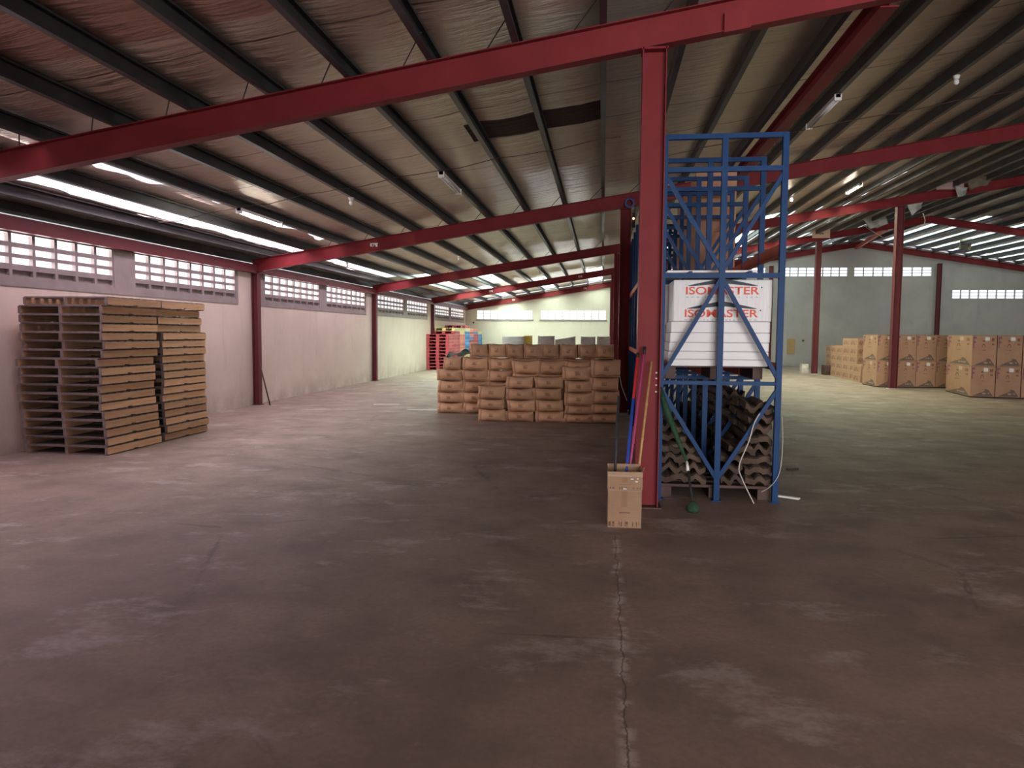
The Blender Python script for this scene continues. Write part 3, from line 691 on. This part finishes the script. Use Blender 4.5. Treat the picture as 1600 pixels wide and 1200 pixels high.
# wrapped big cartons behind the pile
for i, (x0, x1, z, rz) in enumerate(((-3.45, -2.75, 1.455, .0), (-2.22, -1.68, 1.48, .0), (-1.62, -.95, 1.44, 0), (-.75, -.27, 1.47, .0), (-.19, .24, 1.475, 0))):
    w = x1 - x0
    o = link('wrapped_carton', carton_mesh('wrapped_carton', w, .6, z, 60 + i, .8, MAT['wrapc'] if i else MAT['foilw'])); o.location = ((x0 + x1) / 2, 25.3, 0)
    if i == 2:
        for v in o.data.vertices:
            if v.co.z > 1: v.co.z += v.co.x * .16 - .03
    tag(o, 'tall plastic-wrapped grey carton behind the brown pile, %s' % ['leftmost and whitest', 'second from left', 'third with a slanting top', 'fourth, narrow', 'rightmost beside the column'][i], 'carton', 'wrapped cartons behind the pile')
o = link('yellow_carton', carton_mesh('yellow_carton', .26, .3, 1.48, 5, .2, MAT['yellow'], 3)); o.location = (-2.62, 25.75, 0); tag(o, 'yellow carton edge showing behind the white wrapped carton', 'carton')

# ------------------------------------------------------------------ big cartons at right
BM = carton_mesh('large_carton', .545, 2.15, .78, 1, .05, MAT['big'], 4); BM2 = carton_mesh('large_carton', .55, 1.3, .78, 2, .05, MAT['big'], 4)
lab_me = MB().box(-.05, .05, -.002, 0, 0, .085).mesh('shipping_label', MAT['label'])
def large(me, d, x, y, z, rz, lab, grp, dark=0):
    t = link('large_carton', me); t.location = (x, y, z); t.rotation_euler = (0, 0, rz); tag(t, lab, 'carton', grp)
    l = link('shipping_label', lab_me, t); l.location = (.06, -d / 2 - .005, .64)
LN = ['left column', 'second column', 'third column', 'fourth column', 'fifth column']
a = -.16; ca, sa = math.cos(a), math.sin(a)
for c in range(5):
    for i in range(2):
        lx, ly = .275 + c * .565, 1.08
        large(BM, 2.15, 9.345 + lx * ca - ly * sa, 19.97 + lx * sa + ly * ca, .03 + i * .785, a, 'large printed carton, %s tier, %s of the near right stack' % (['lower', 'upper'][i], LN[c]), 'large cartons in the near right stack')
for c in range(4):
    for i in range(2):
        large(BM2, 1.3, 8.56 + c * .565, 24.05 + .03 * i, .03 + i * .785, -.02, 'large printed carton, %s tier, %s of the stack behind right column' % (['lower', 'upper'][i], LN[c]), 'large cartons behind the right column')
for (x0, x1, y0, y1, rz, nm) in ((9.35, 12.2, 20.0, 22.1, a, 'near'), (8.28, 10.6, 23.4, 24.7, -.02, 'far')):
    b = MB(); w = x1 - x0; b.box(0, w, .04, y1 - y0, 0, .028); o = b.obj('carton_pallet', MAT['black']); o.location = (x0, y0, 0); o.rotation_euler = (0, 0, rz)
    tag(o, 'thin black pallet board under the %s large cartons' % nm, 'pallet')
# small lettered cartons along the same aisle
SMs = carton_mesh('small_carton', .5, .78, .292, 3, .15, MAT['small'], 3); k = 0
for c, (y, n, x) in enumerate(((26.0, 2, 8.55), (26.95, 5, 8.72), (27.8, 5, 8.75), (28.65, 4, 8.78), (29.5, 4, 8.85), (30.35, 4, 9.1), (31.2, 4, 9.15))):
    if c == 5: x = 9.25
    for i in range(n):
        o = link('small_carton', SMs); o.location = (x + .25 + rs.uniform(-.01, .01), y, i * .2935); o.rotation_euler = (0, 0, rs.uniform(-.01, .01))
        tag(o, 'small tan lettered carton, %s in the %s column from the large cartons' % ('topmost' if i == n - 1 else ORD[i] + (' up' if i else ' one'), NTH[c]), 'carton', 'small tan cartons on the right')
o = link('low_carton', carton_mesh('low_carton', .46, .4, .38, 9, .4, MAT['rust'], 4)); o.location = (8.95, 30.45, 0); tag(o, 'dark brown low carton at the foot of the far column', 'carton')
o = link('low_carton', carton_mesh('low_carton', .26, .3, .40, 11, .4, MAT['wrapc'], 4)); o.location = (8.15, 31.0, 0); tag(o, 'pale pinkish little carton left of the far column foot', 'carton')

# ------------------------------------------------------------------ blue rack
RX = [.54, 1.075, 1.605]; RH = 3.37; NF = 10; FY = [6.96 + i * .92 for i in range(NF)]
rack = empty('steel_rack', (1.07, 6.96, 0), 0, 'tall blue steel frame rack with orange beams beside the foreground column', 'rack')
ro = Vector((1.07, 6.96, 0))
def tmesh(name, a, c, w, mt='blue', h=None):
    b = MB(); b.bar(Vector(a) - ro, Vector(c) - ro, w, h or w, (0, 1, 0)); return b.mesh(name, MAT[mt])
y = 6.96
post = [tmesh('post', (x, y, 0), (x, y, RH), .052) for x in RX]
rails = [tmesh('rail', (RX[0], y, z), (RX[2], y, z), .044 if z != 1.105 else .036) for z in (RH - .02, 3.055, 2.095, 1.105)]
br = [tmesh('brace', p, q, .036) for p, q in (
    ((RX[0], y, 3.03), (RX[1], y, 2.13)), ((RX[2], y, 3.03), (RX[1], y, 2.13)),
    ((RX[1], y, 2.08), (RX[0], y, 1.14)), ((RX[1], y, 2.08), (RX[2], y, 1.14)),
    ((RX[0], y, 1.06), (RX[1], y, .20)), ((RX[2], y, 1.06), (RX[1], y, .20)))]
foot = [tmesh('foot', (x, y, 0), (x, y, .008), .09) for x in RX]
for i, fy in enumerate(FY):
    fr = bpy.data.objects.new('upright_frame', None); COL.objects.link(fr); fr.parent = rack; fr.location = (0, fy - 6.96, 0); fr.empty_display_size = .1
    for m_ in post: link('post', m_, fr)
    for m_ in rails: link('rail', m_, fr)
    for m_ in br: link('brace', m_, fr)
    for m_ in foot: link('foot', m_, fr)
for (x, z, w, y0, y1) in ((1.60, 2.33, .10, 7.0, FY[-1]), (.53, 2.31, .08, 7.0, FY[-1]), (1.60, 1.26, .07, 7.0, FY[-1]), (.53, 1.28, .07, 7.0, FY[-1])):
    b = MB(); b.box(x - .02, x + .02, y0, y1, z - w / 2, z + w / 2); o = b.obj('shelf_beam', MAT['orange'], rack); o.location = -ro; o['label'] = 'orange beam'
for z in (2.127,):                                        # cross bars carrying the goods, tied between frames
    for x in (.80, 1.34):
        b = MB(); b.box(x - .015, x + .015, 7.0, FY[-1], z - .008, z + .014); o = b.obj('shelf_runner', MAT['blue'], rack); o.location = -ro
# white insulation packs on the rack shelf
ZS = 1.235
for j, (y0, y1) in enumerate(((7.26, 7.9), (8.0, 9.0), (9.1, 10.1))):
    b = MB()
    for x in (.66, 1.08, 1.48): b.box(x - .045, x + .045, y0, y1, ZS - .107, ZS)
    for k in range(5):
        yy = y0 + .05 + k * (y1 - y0 - .1) / 4; b.box(.60, 1.56, yy - .045, yy + .045, ZS, ZS + .018)
    tag(b.obj('shelf_pallet', MAT['rust'] if j != 1 else MAT['orange']), 'worn pallet under the white packs, %s one' % ['front', 'middle', 'rear'][j], 'pallet', 'orange pallets on the rack shelf')
def pack(name, x0, x1, y0, y1, z0, z1, label, mt='foam', grp=None):
    b = MB(); cx, cy = (x0 + x1) / 2, (y0 + y1) / 2
    b.box(x0 - cx, x1 - cx, y0 - cy, y1 - cy, 0, z1 - z0); o = b.obj(name, MAT[mt], None, .006); o.location = (cx, cy, z0)
    return tag(o, label, 'insulation pack', grp)
G = 'white insulation packs on the rack'
z = ZS + .019
lay = [(.614, 1.54, .145), (.627, 1.546, .10), (.640, 1.550, .0), (.640, 1.551, .09)]
lay = [(.616, 1.542, .065), (.620, 1.543, .075), (.626, 1.545, .085), (.632, 1.55, .185 / 2), (.640, 1.55, .105)]
nmz = ['lowest', 'second', 'third', 'fourth', 'fifth']
for i, (a0, a1, h) in enumerate(lay):
    pack('insulation_pack', a0, a1, 7.105, 7.62, z, z + h - .002, 'plain white foam board, %s in the front stack below the lettered pack' % nmz[i], 'foam', G); z += h
zt = z
tp = pack('insulation_pack', .657, 1.557, 7.10, 7.62, z, 2.068, 'film-wrapped white pack printed ISOMASTER twice, behind the blue braces', 'film', G)
cxp, cyp = (.657 + 1.557) / 2, (7.10 + 7.62) / 2
def onpack(me, x, zz, lab=None):
    o = link(me.name, me, tp); o.location = (x - cxp, 7.10 - cyp - .002, zz - z)
    if lab: o['label'] = lab
tm = text_mesh('red_lettering', 'ISOMASTER', .672, .074, MAT['print_red'], .018, 1.0)
um = text_mesh('web_lettering', 'www.isomaster.com', .66, .014, MAT['print_grey'], .0, 2.2)
def swoosh():
    b = bmesh.new(); w = .64; up = []; dn = []
    for i in range(25):
        t_ = i / 24; x = t_ * w; e = 1 - abs(2 * t_ - 1)
        y0_ = e * .046; th = .003 + .042 * e ** .7
        up.append(b.verts.new((x, 0, y0_ + th * .6))); dn.append(b.verts.new((x, 0, y0_ - th * .4 - .002 + (0 if e > .1 else .002))))
    for i in range(24): b.faces.new([dn[i], dn[i + 1], up[i + 1], up[i]])
    me = bpy.data.meshes.new('roof_logo'); b.to_mesh(me); b.free(); me.materials.append(MAT['print_dark']); return me
sw = swoosh(); rg = MB().tube([(0, 0, 0), (0, -.001, 0)], .007, 10).mesh('registered_mark', MAT['print_dark'])
for (x0, zb) in ((.770, 1.929), (.764, 1.716)):
    onpack(tm, x0, zb, 'red ISOMASTER lettering'); onpack(um, x0, zb - .030); onpack(sw, x0 + .018, zb + .080, 'dark roof-shaped logo'); onpack(rg, x0 + .692, zb + .066)
pack('insulation_pack', .60, 1.50, 7.78, 8.5, ZS + .019, 1.64, 'white pack in the second stack, lower one, just left of the front stack', 'foam', G)
pack('insulation_pack', .60, 1.50, 7.78, 8.5, 1.645, 2.07, 'white pack in the second stack, upper one, just left of the front stack', 'foam', G)
pack('insulation_pack', .60, 1.50, 8.62, 9.6, ZS + .019, 1.90, 'rear white pack deep on the rack shelf', 'foam', G)
pack('insulation_pack', .60, 1.44, 7.2, 8.5, 2.142, 2.165, 'flat white board lying on the upper rack rail above the lettered pack', 'white', G)
# tall brown cartons standing on the upper level
for j, y in enumerate((10.35, 11.22, 12.1)):
    for i in range(2):
        t = link('tall_carton', carton_mesh('tall_carton', .52, .62, .77, 30 + j * 2 + i, .1, MAT['brown'], 3)); t.location = (1.47, y, 2.142 + i * .772)
        t.location.x = 1.45 if j == 0 else 1.44
        tag(t, 'tall plain brown carton on the upper rack level, %s %s' % (['front', 'middle', 'rear'][j], ['lower', 'upper'][i]), 'carton', 'tall cartons on the rack')
        if j == 0:
            b = MB(); b.box(-.006, .006, -.002, 0, .02, .75); o = b.obj('tape_strip', MAT['bamboo'], t); o.location = (.10, -.318, 0)
# ribbed brown bundles in a V under the shelf
def bundle_mesh(seed):
    rs_ = random.Random(seed); b = bmesh.new(); n = 12; L = .47; th = .060; amp = rs_.uniform(.012, .03); fq = rs_.uniform(2.2, 4.2); ph = rs_.uniform(-1, 1.6); jit = [rs_.uniform(-.008, .008) for _ in range(n + 1)]
    def prof(i):
        s_ = i / n; x = (s_ - .5) * .25
        return x, amp * math.cos(s_ * math.pi * fq + ph) - .015 * abs(s_ - .5) * 2 + jit[i]
    rows = []
    ny = 11
    for j in range(ny + 1):
        y = -L / 2 + L * j / ny; rib = .007 * (1 if j % 2 else -1)
        up = [b.verts.new((prof(i)[0] * (1 + rs_.uniform(-.02, .02)), y, prof(i)[1] + th + rib + .03)) for i in range(n + 1)]
        dn = [b.verts.new((prof(i)[0], y, prof(i)[1] - rib * .3 + .03)) for i in range(n + 1)]
        rows.append(up + dn[::-1])
    m_ = len(rows[0])
    for A, B in zip(rows, rows[1:]):
        for i in range(m_): b.faces.new([A[i], A[(i + 1) % m_], B[(i + 1) % m_], B[i]])
    b.faces.new(rows[0]); b.faces.new(rows[-1][::-1]); bmesh.ops.recalc_face_normals(b, faces=b.faces)
    me = bpy.data.meshes.new('ribbed_bundle'); b.to_mesh(me); b.free(); me.materials.append(MAT['bundle']); return me
BU = [bundle_mesh(i) for i in range(9)]
rs = random.Random(11)
b = MB()
for y0 in (7.05, 8.1, 9.15, 10.2, 11.25):
    for x in (.62, 1.07, 1.52): b.box(x - .05, x + .05, y0, y0 + .98, 0, .10)
    for k in range(5): yy = y0 + .06 + k * .21; b.box(.57, 1.57, yy - .05, yy + .05, .10, .125)
    nm = NTH[int((y0 - 7) / 1.05)]
    tag(b.obj('floor_pallet', MAT['rust']), 'low worn pallet under the brown bundles, %s from the viewer' % nm, 'pallet', 'pallets under the brown bundles'); b = MB()
for side, sg in (('left', 1), ('right', -1)):
    for iz in range(8):
        zz = .128 + iz * .098
        cnt = [2, 2, 2, 2, 1, 1, 1, 1][iz]
        reach = .50 - iz * .055
        if side == 'left' and iz > 5: continue
        for ix in range(cnt):
            xx = (.54 + .115 + ix * .235 - (.0 if ix == 0 else .01) if sg > 0 else 1.605 - .135 - ix * .235)
            if iz >= 2 and ix == 1 and sg > 0: xx -= .05 * (iz - 1)
            if iz >= 2 and ix == 1 and sg < 0: xx += .04 * (iz - 1)
            if iz >= 4: xx += 0
            for iy in range(9):
                if iz > 5 and iy == 2: continue
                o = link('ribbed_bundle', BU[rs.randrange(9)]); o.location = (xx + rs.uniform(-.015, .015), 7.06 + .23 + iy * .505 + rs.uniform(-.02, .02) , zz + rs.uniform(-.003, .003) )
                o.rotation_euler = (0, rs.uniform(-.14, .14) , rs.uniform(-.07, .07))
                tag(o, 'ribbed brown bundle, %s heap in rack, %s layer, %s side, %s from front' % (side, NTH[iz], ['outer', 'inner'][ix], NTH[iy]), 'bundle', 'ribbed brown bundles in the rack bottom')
# straps
def strap(pts, lab, w=.006):
    b = MB(); P = [Vector(p) for p in pts]; Q = []
    for i in range(len(P) - 1):
        p0, p1, p2, p3 = P[max(i - 1, 0)], P[i], P[i + 1], P[min(i + 2, len(P) - 1)]
        for s_ in range(6):
            t = s_ / 6; Q.append(.5 * ((2 * p1) + (p2 - p0) * t + (2 * p0 - 5 * p1 + 4 * p2 - p3) * t * t + (3 * p1 - p0 - 3 * p2 + p3) * t ** 3))
    Q.append(P[-1]); b.tube(Q, w, 6); return tag(b.obj('plastic_strap', MAT['strap']), lab, 'strap')
strap([(1.50, 6.98, .90), (1.40, 6.92, .755), (1.347, 6.9, .573), (1.267, 6.9, .344), (1.30, 6.88, .213), (1.40, 6.85, .006)], 'white plastic strap hanging out of the brown bundles in front of rack')
strap([(1.66, 7.0, .80), (1.655, 6.93, .55), (1.63, 6.9, .30), (1.56, 6.9, .17), (1.474, 6.92, .10)], 'thin pale strap curling round the right foot of the rack', .003)
strap([(.30, 12.7, .82), (.33, 12.66, .66), (.40, 12.62, .48), (.42, 12.6, .42)], 'loose pale strap hanging off the right end of carton pile', .006)

# ------------------------------------------------------------------ carton with poles
bx = empty('open_carton', (.19, 5.97, 0), .02, 'open tan carton holding broom poles at the foot of the red column', 'carton')
w, d, h, t_ = .27, .26, .455, .004
def panel(name, x0, x1, y0, y1, z0, z1, lean=0):
    b = MB(); b.box(x0, x1, y0, y1, z0, z1, sh=(lambda p: Vector((p.x, p.y + (lean if p.z > (z0 + z1) / 2 else 0), p.z)))); return b.obj(name, MAT['bbox'], bx)
b = MB(); b.box(-w / 2, w / 2, -d / 2, -d / 2 + t_, 0, h); b.box(-w / 2, w / 2, d / 2 - t_, d / 2, 0, h + .02); b.box(-w / 2, -w / 2 + t_, -d / 2, d / 2, 0, h + .005); b.box(w / 2 - t_, w / 2, -d / 2, d / 2, 0, h + .005); b.box(-w / 2, w / 2, -d / 2, d / 2, 0, t_)
b.obj('carton_body', MAT['bbox'], bx)
b = MB(); b.box(-w / 2 - .003, w / 2 + .003, -d / 2 - .008, -d / 2 - .004, h - .14, h + .002); b.obj('folded_flap', MAT['bbox'], bx)
b = MB(); b.bar((w / 2, -.1, h + .0), (w / 2 + .012, -.09, h + .03), .003, .1, (0, 1, 0)); b.obj('corner_flap', MAT['bbox'], bx)
for (x, zz, ww) in ((.055, h - .055, .022), (.09, h - .075, .02), (.10, h - .052, .012), (.0, h - .135, .028)):
    b = MB(); b.box(x - ww / 2, x + ww / 2, -d / 2 - .010, -d / 2 - .0085, zz - .004, zz + .004); b.obj('tape_scrap', MAT['label'], bx)
def pole(a, c, rad, mt, name, label, parts=()):
    a, c = Vector(a), Vector(c); t = empty(name, a, 0, label, 'pole')
    b = MB(); b.tube([(0, 0, 0), c - a], rad, 10); b.obj('shaft', MAT[mt], t)
    for (f0, f1, rr, m2, nm) in parts:
        b = MB(); b.tube([(c - a) * f0, (c - a) * f1], rr, 10); b.obj(nm, MAT[m2], t)
pole((.10, 5.93, .008), (.135, 6.02, 1.05), .011, 'pole_black', 'broom_pole', 'dark slim pole standing at the left side of the open carton')
pole((.17, 5.92, .008), (.305, 6.50, 1.385), .011, 'pole_red', 'broom_pole', 'red and blue pole leaning from open carton onto the column', ((.0, .72, .0125, 'pole_blue', 'lower_sleeve'), (.975, 1.0, .015, 'black', 'end_cap')))
pole((.185, 5.95, .008), (.365, 6.52, 1.44), .012, 'pole_mag', 'broom_pole', 'magenta pole with a black tip leaning from the open carton', ((.955, 1.0, .0145, 'black', 'end_cap'),))
pole((.26, 5.94, .008), (.425, 6.52, 1.31), .010, 'bamboo', 'bamboo_stick', 'thin yellow bamboo stick, rightmost in the open carton', ((.5, .51, .0125, 'bamboo', 'node'), (.72, .727, .012, 'bamboo', 'node')))
# mop
mp = empty('mop', (.806, 6.46, 0), 0, 'dark mop with green sleeve leaning on the rack, round head on floor', 'mop')
o_ = Vector((.806, 6.46, 0))
b = MB(); b.tube([Vector((.805, 6.47, .06)) - o_, Vector((.772, 6.72, .40)) - o_], .012, 10); b.obj('handle', MAT['black'], mp)
b = MB(); b.tube([Vector((.772, 6.72, .40)) - o_, Vector((.70, 6.80, .58)) - o_, Vector((.60, 6.86, .84)) - o_, Vector((.535, 6.90, 1.06)) - o_], [.012, .022, .03, .016], 12); b.obj('green_sleeve', MAT['green'], mp)
b = MB(); b.tube([(0, .01, .0), (0, .01, .02), (.0, .01, .055), (0, .01, .08), (0, .012, .095)], [.045, .058, .055, .035, .014], 16); b.obj('mop_head', MAT['green'], mp)
b = MB(); b.tube([Vector((.778, 6.66, .325)) - o_, Vector((.772, 6.72, .40)) - o_], .0135, 10); b.obj('collar', MAT['label'], mp)
# floor litter
def flat(name, pts, th, mt, lab, cat):
    b = MB(); b.bar(*pts, th[0], th[1]); return tag(b.obj(name, MAT[mt]), lab, cat)
flat('metal_strip', ((1.66, 7.25, .008), (1.87, 7.12, .008)), (.05, .014), 'white', 'short white metal strip on the floor right of the rack', 'strip')
flat('metal_scrap', ((2.13, 8.70, .008), (2.27, 8.74, .008)), (.02, .014), 'black', 'small dark scrap bar on the floor right of rack', 'scrap')
b = MB(); b.tube([(-6.92, 14.55, .012), (-7.16, 14.60, .90)], .016, 8); tag(b.obj('leaning_stick', MAT['rust']), 'thin dark stick leaning on the wall column at left', 'stick')
b = MB(); b.bar((9.37, YB - .02, .62), (9.37, YB - .02, 1.37), .001); b.b.clear(); b.uv = b.b.loops.layers.uv.verify()
b.box(9.38, 9.74, YB - .05, YB, .61, 1.37); tag(b.obj('wall_cabinet', MAT['ochre']), 'narrow ochre metal cabinet low on the right back wall', 'cabinet')
for (x, zz) in ((-6.94, 2.12), (10.15, 1.30)):
    b = MB(); b.tube([(x, YB, zz), (x, YB - .03, zz)], .05, 10); tag(b.obj('wall_socket', MAT['rust']), 'small dark round fitting on the back wall ' + ('at far left' if x < 0 else 'right of the ochre cabinet'), 'fitting')
# flat rings on floor
for (p0, p1, nm) in (((-4.9, 15.25), (-4.35, 15.3), 'farther'), ((-3.9, 14.35), (-3.3, 14.35), 'nearer')):
    flat('floor_mark', ((p0[0], p0[1], .003), (p1[0], p1[1], .003)), (.12, .004), 'strap', 'pale flat strip on the floor before the left carton column, %s one' % nm, 'strip')

# ------------------------------------------------------------------ lamps and fittings
def batten(x, y0, y1, lit, label, z=None):
    z = z if z is not None else zr(x, .272); L = y1 - y0
    t = empty('strip_light', (x, y0, z), 0, label, 'lamp')
    b = MB(); b.box(-.03, .03, 0, L, -.045, 0); b.obj('body', MAT['white'], t)
    for yy in (0.0, L - .03): b = MB(); b.box(-.045, .045, yy, yy + .03, -.085, -.001); b.obj('end_cap', MAT['white'], t)
    b = MB()
    for dx in ((-.022, .022) if not lit else (0,)): b.tube([(dx, .03, -.066), (dx, L - .03, -.066)], .016 if not lit else .020, 10)
    b.obj('tube', MAT['tube'] if lit else MAT['white'], t)
batten(-5.36, 10.35, 11.75, True, 'lit strip light under the purlins at left, near the vents')
batten(-2.34, 10.45, 11.75, False, 'unlit white strip light under the purlins in the centre')
batten(6.09, 18.75, 19.75, True, 'lit strip light under the roof right of the rack')
batten(3.02, 10.3, 11.7, False, 'unlit strip light in shade beyond the red tie beam')
def holder(x, y, lit, lab):
    t = empty('lamp_holder', (x, y, zr(x, .272)), 0, lab, 'lamp')
    b = MB(); b.tube([(0, 0, 0), (0, 0, -.05)], [.045, .03], 12); b.obj('base', MAT['white'], t)
    b = MB(); b.tube([(0, 0, -.05), (0, 0, -.07), (0, 0, -.10), (0, 0, -.12)], [.018, .032, .032, .012], 12); b.obj('bulb', MAT['tube'] if lit else MAT['label'], t)
holder(-3.87, 11.0, False, 'white bulb holder on a purlin left of the unlit strip light')
holder(-3.87, 19.5, False, 'pinkish bulb holder beyond the second rafter')
holder(-6.17, 17.2, False, 'white bulb holder near the eave beyond the second rafter')
holder(4.555, 19.0, True, 'glowing bulb on a purlin just right of the rack')
holder(4.555, 10.5, False, 'dark bulb holder high at the upper right')
holder(-2.34, 27.0, False, 'bulb holder under the bright far left roof')
# hose ring and indicator at the second column
b = MB(); R, rr, n = .078, .026, 20; rings = []
for i in range(n):
    a_ = 2 * math.pi * i / n; rings.append([b.b.verts.new(((R + rr * math.cos(q)) * math.cos(a_), rr * math.sin(q) * 1.5, (R + rr * math.cos(q)) * math.sin(a_))) for q in [2 * math.pi * j / 10 for j in range(10)]])
for i in range(n):
    A, B = rings[i], rings[(i + 1) % n]
    for j in range(10): b.b.faces.new([A[j], A[(j + 1) % 10], B[(j + 1) % 10], B[j]]).smooth = True
o = b.obj('hose_ring', MAT['ring']); o.location = (.475, Y1 + BAY - .115, 4.10); tag(o, 'coiled blue-grey hose ring at the head of second column', 'hose')
t = empty('indicator_lamp', (.56, Y1 + BAY - .02, 3.78), 0, 'small black lamp with an orange glow beside the second column head', 'lamp')
b = MB(); b.box(-.03, .03, -.03, .03, -.14, .14); b.obj('housing', MAT['black'], t)
b = MB(); b.tube([(-.005, -.03, .03), (-.005, -.045, .03)], .018, 10); b.obj('lens', MAT['led'], t)
# conduit wires across the purlins
for (y0, x0, x1, nm) in ((10.3, -6.6, .2, 'left'), (11.9, .6, 9, 'right')):
    b = MB(); pts = []
    for i in range(25):
        x = x0 + (x1 - x0) * i / 24; pts.append((x, y0 + .06 * math.sin(i * 1.3), zr(x, .262) - .02 * abs(math.sin(i * 1.9))))
    b.tube(pts, .005, 6); tag(b.obj('cable', MAT['rust']), 'thin brown cable strung under the purlins, %s part of the roof' % nm, 'cable')
# boards on the frames at right
for (x0, x1, z0, z1, y, mt, lab) in ((8.23, 8.91, 5.44, 5.80, Y1 + 3 * BAY - .09, 'boardt', 'small tan board at the head of the far right column'), (9.45, 10.19, 5.77, 6.22, Y1 + 2 * BAY - .09, 'board', 'pinkish grey board fixed on the third rafter at upper right')):
    t = empty('notice_board', ((x0 + x1) / 2, y, z0), 0, lab, 'board')
    b = MB(); b.box(-(x1 - x0) / 2, (x1 - x0) / 2, -.012, .012, 0, z1 - z0); b.obj('panel', MAT[mt], t)
    b = MB(); ww = .085; hh = .07
    for (u0, u1, v0, v1) in ((-1, -.55, 0, 1), (-.35, .0, 0, .8), (.15, .5, .2, 1), (.65, 1, 0, .9)): b.box(u0 * ww, u1 * ww, -.0145, -.0125, (z1 - z0) / 2 - hh / 2 + v0 * hh, (z1 - z0) / 2 - hh / 2 + v1 * hh)
    b.obj('printed_mark', MAT['print_dark'], t)
# loose foil hanging from the roof at right
FL = [([(10.1, 22.35, 6.08), (10.9, 22.5, 6.08), (10.7, 22.45, 5.82), (10.2, 22.4, 5.70)], 'foilb', 'brown foil sheet hanging loose beside the pinkish grey board'),
      ([(9.82, 22.4, 5.80), (10.2, 22.45, 5.78), (10.12, 22.42, 5.58), (9.9, 22.4, 5.48)], 'foilw', 'crumpled white foil scrap hanging below the pinkish grey board'),
      ([(8.75, 23.2, 5.62), (9.40, 23.4, 5.62), (9.30, 23.3, 5.35), (9.0, 23.2, 5.12)], 'foilw', 'white foil sheet drooping just right of the right column head'),
      ([(9.45, 29.0, 5.95), (10.35, 29.2, 6.12), (10.5, 29.1, 5.72), (9.85, 29.0, 5.52)], 'foilw', 'white foil sheet drooping left of the right column'),
      ([(16.1, 36, 6.02), (16.75, 36.2, 6.02), (16.6, 36.1, 5.5), (16.05, 36, 5.55)], 'foilb', 'grey foil flap hanging under the far right roof slope')]
for i, (pts, mt, lab) in enumerate(FL):
    tag(crumple('hanging_foil', pts, 12, .06, i * 3 + 1, MAT[mt]), lab, 'foil', 'loose foil under the right roof')
strap([(10.35, 30.8, 6.35), (10.1, 30.8, 6.0), (10.9, 30.8, 5.45)], 'pale foil ribbon dangling near the ridge', .012)
strap([(9.35, 23.3, 5.2), (9.42, 23.3, 5.0), (9.4, 23.3, 4.85)], 'pale foil ribbon under the drooping white foil', .012)
# torn lining edges along the pink translucent strips
def torn(x_fix, sgn, y0, y1, wmax, seed, lab):
    b = bmesh.new(); n = int((y1 - y0) / .16); A = []; B = []; C = []
    for i in range(n + 1):
        y = y0 + (y1 - y0) * i / n
        wv = wmax * max(0.04, .5 + 1.1 * noise.noise(Vector((seed, y * .55, 0))) + .35 * noise.noise(Vector((seed, y * 2.1, 5))))
        xb = x_fix + sgn * wv; A.append(b.verts.new((x_fix - sgn * .03, y, zr(x_fix, .405)))); B.append(b.verts.new((x_fix + sgn * wv * .5, y, zr(x_fix + sgn * wv * .5, .395))))
        C.append(b.verts.new((xb, y, zr(xb, .392 - .03 * abs(noise.noise(Vector((y * 2, seed, 1))))))))
    for i in range(n):
        b.faces.new([A[i], A[i + 1], B[i + 1], B[i]]).smooth = True; b.faces.new([B[i], B[i + 1], C[i + 1], C[i]]).smooth = True
    me = bpy.data.meshes.new('torn_foil'); b.to_mesh(me); b.free(); me.materials.append(MAT['foil']); tag(link('torn_foil', me), lab, 'foil')
torn(-5.82, 1, -3.0, 14.6, .34, 3.3, 'torn foil edge along the narrow pink roof strip')
torn(-6.82, 1, -3.0, 22.6, .16, 8.1, 'torn foil edge along the wide pink roof strip by the eave')
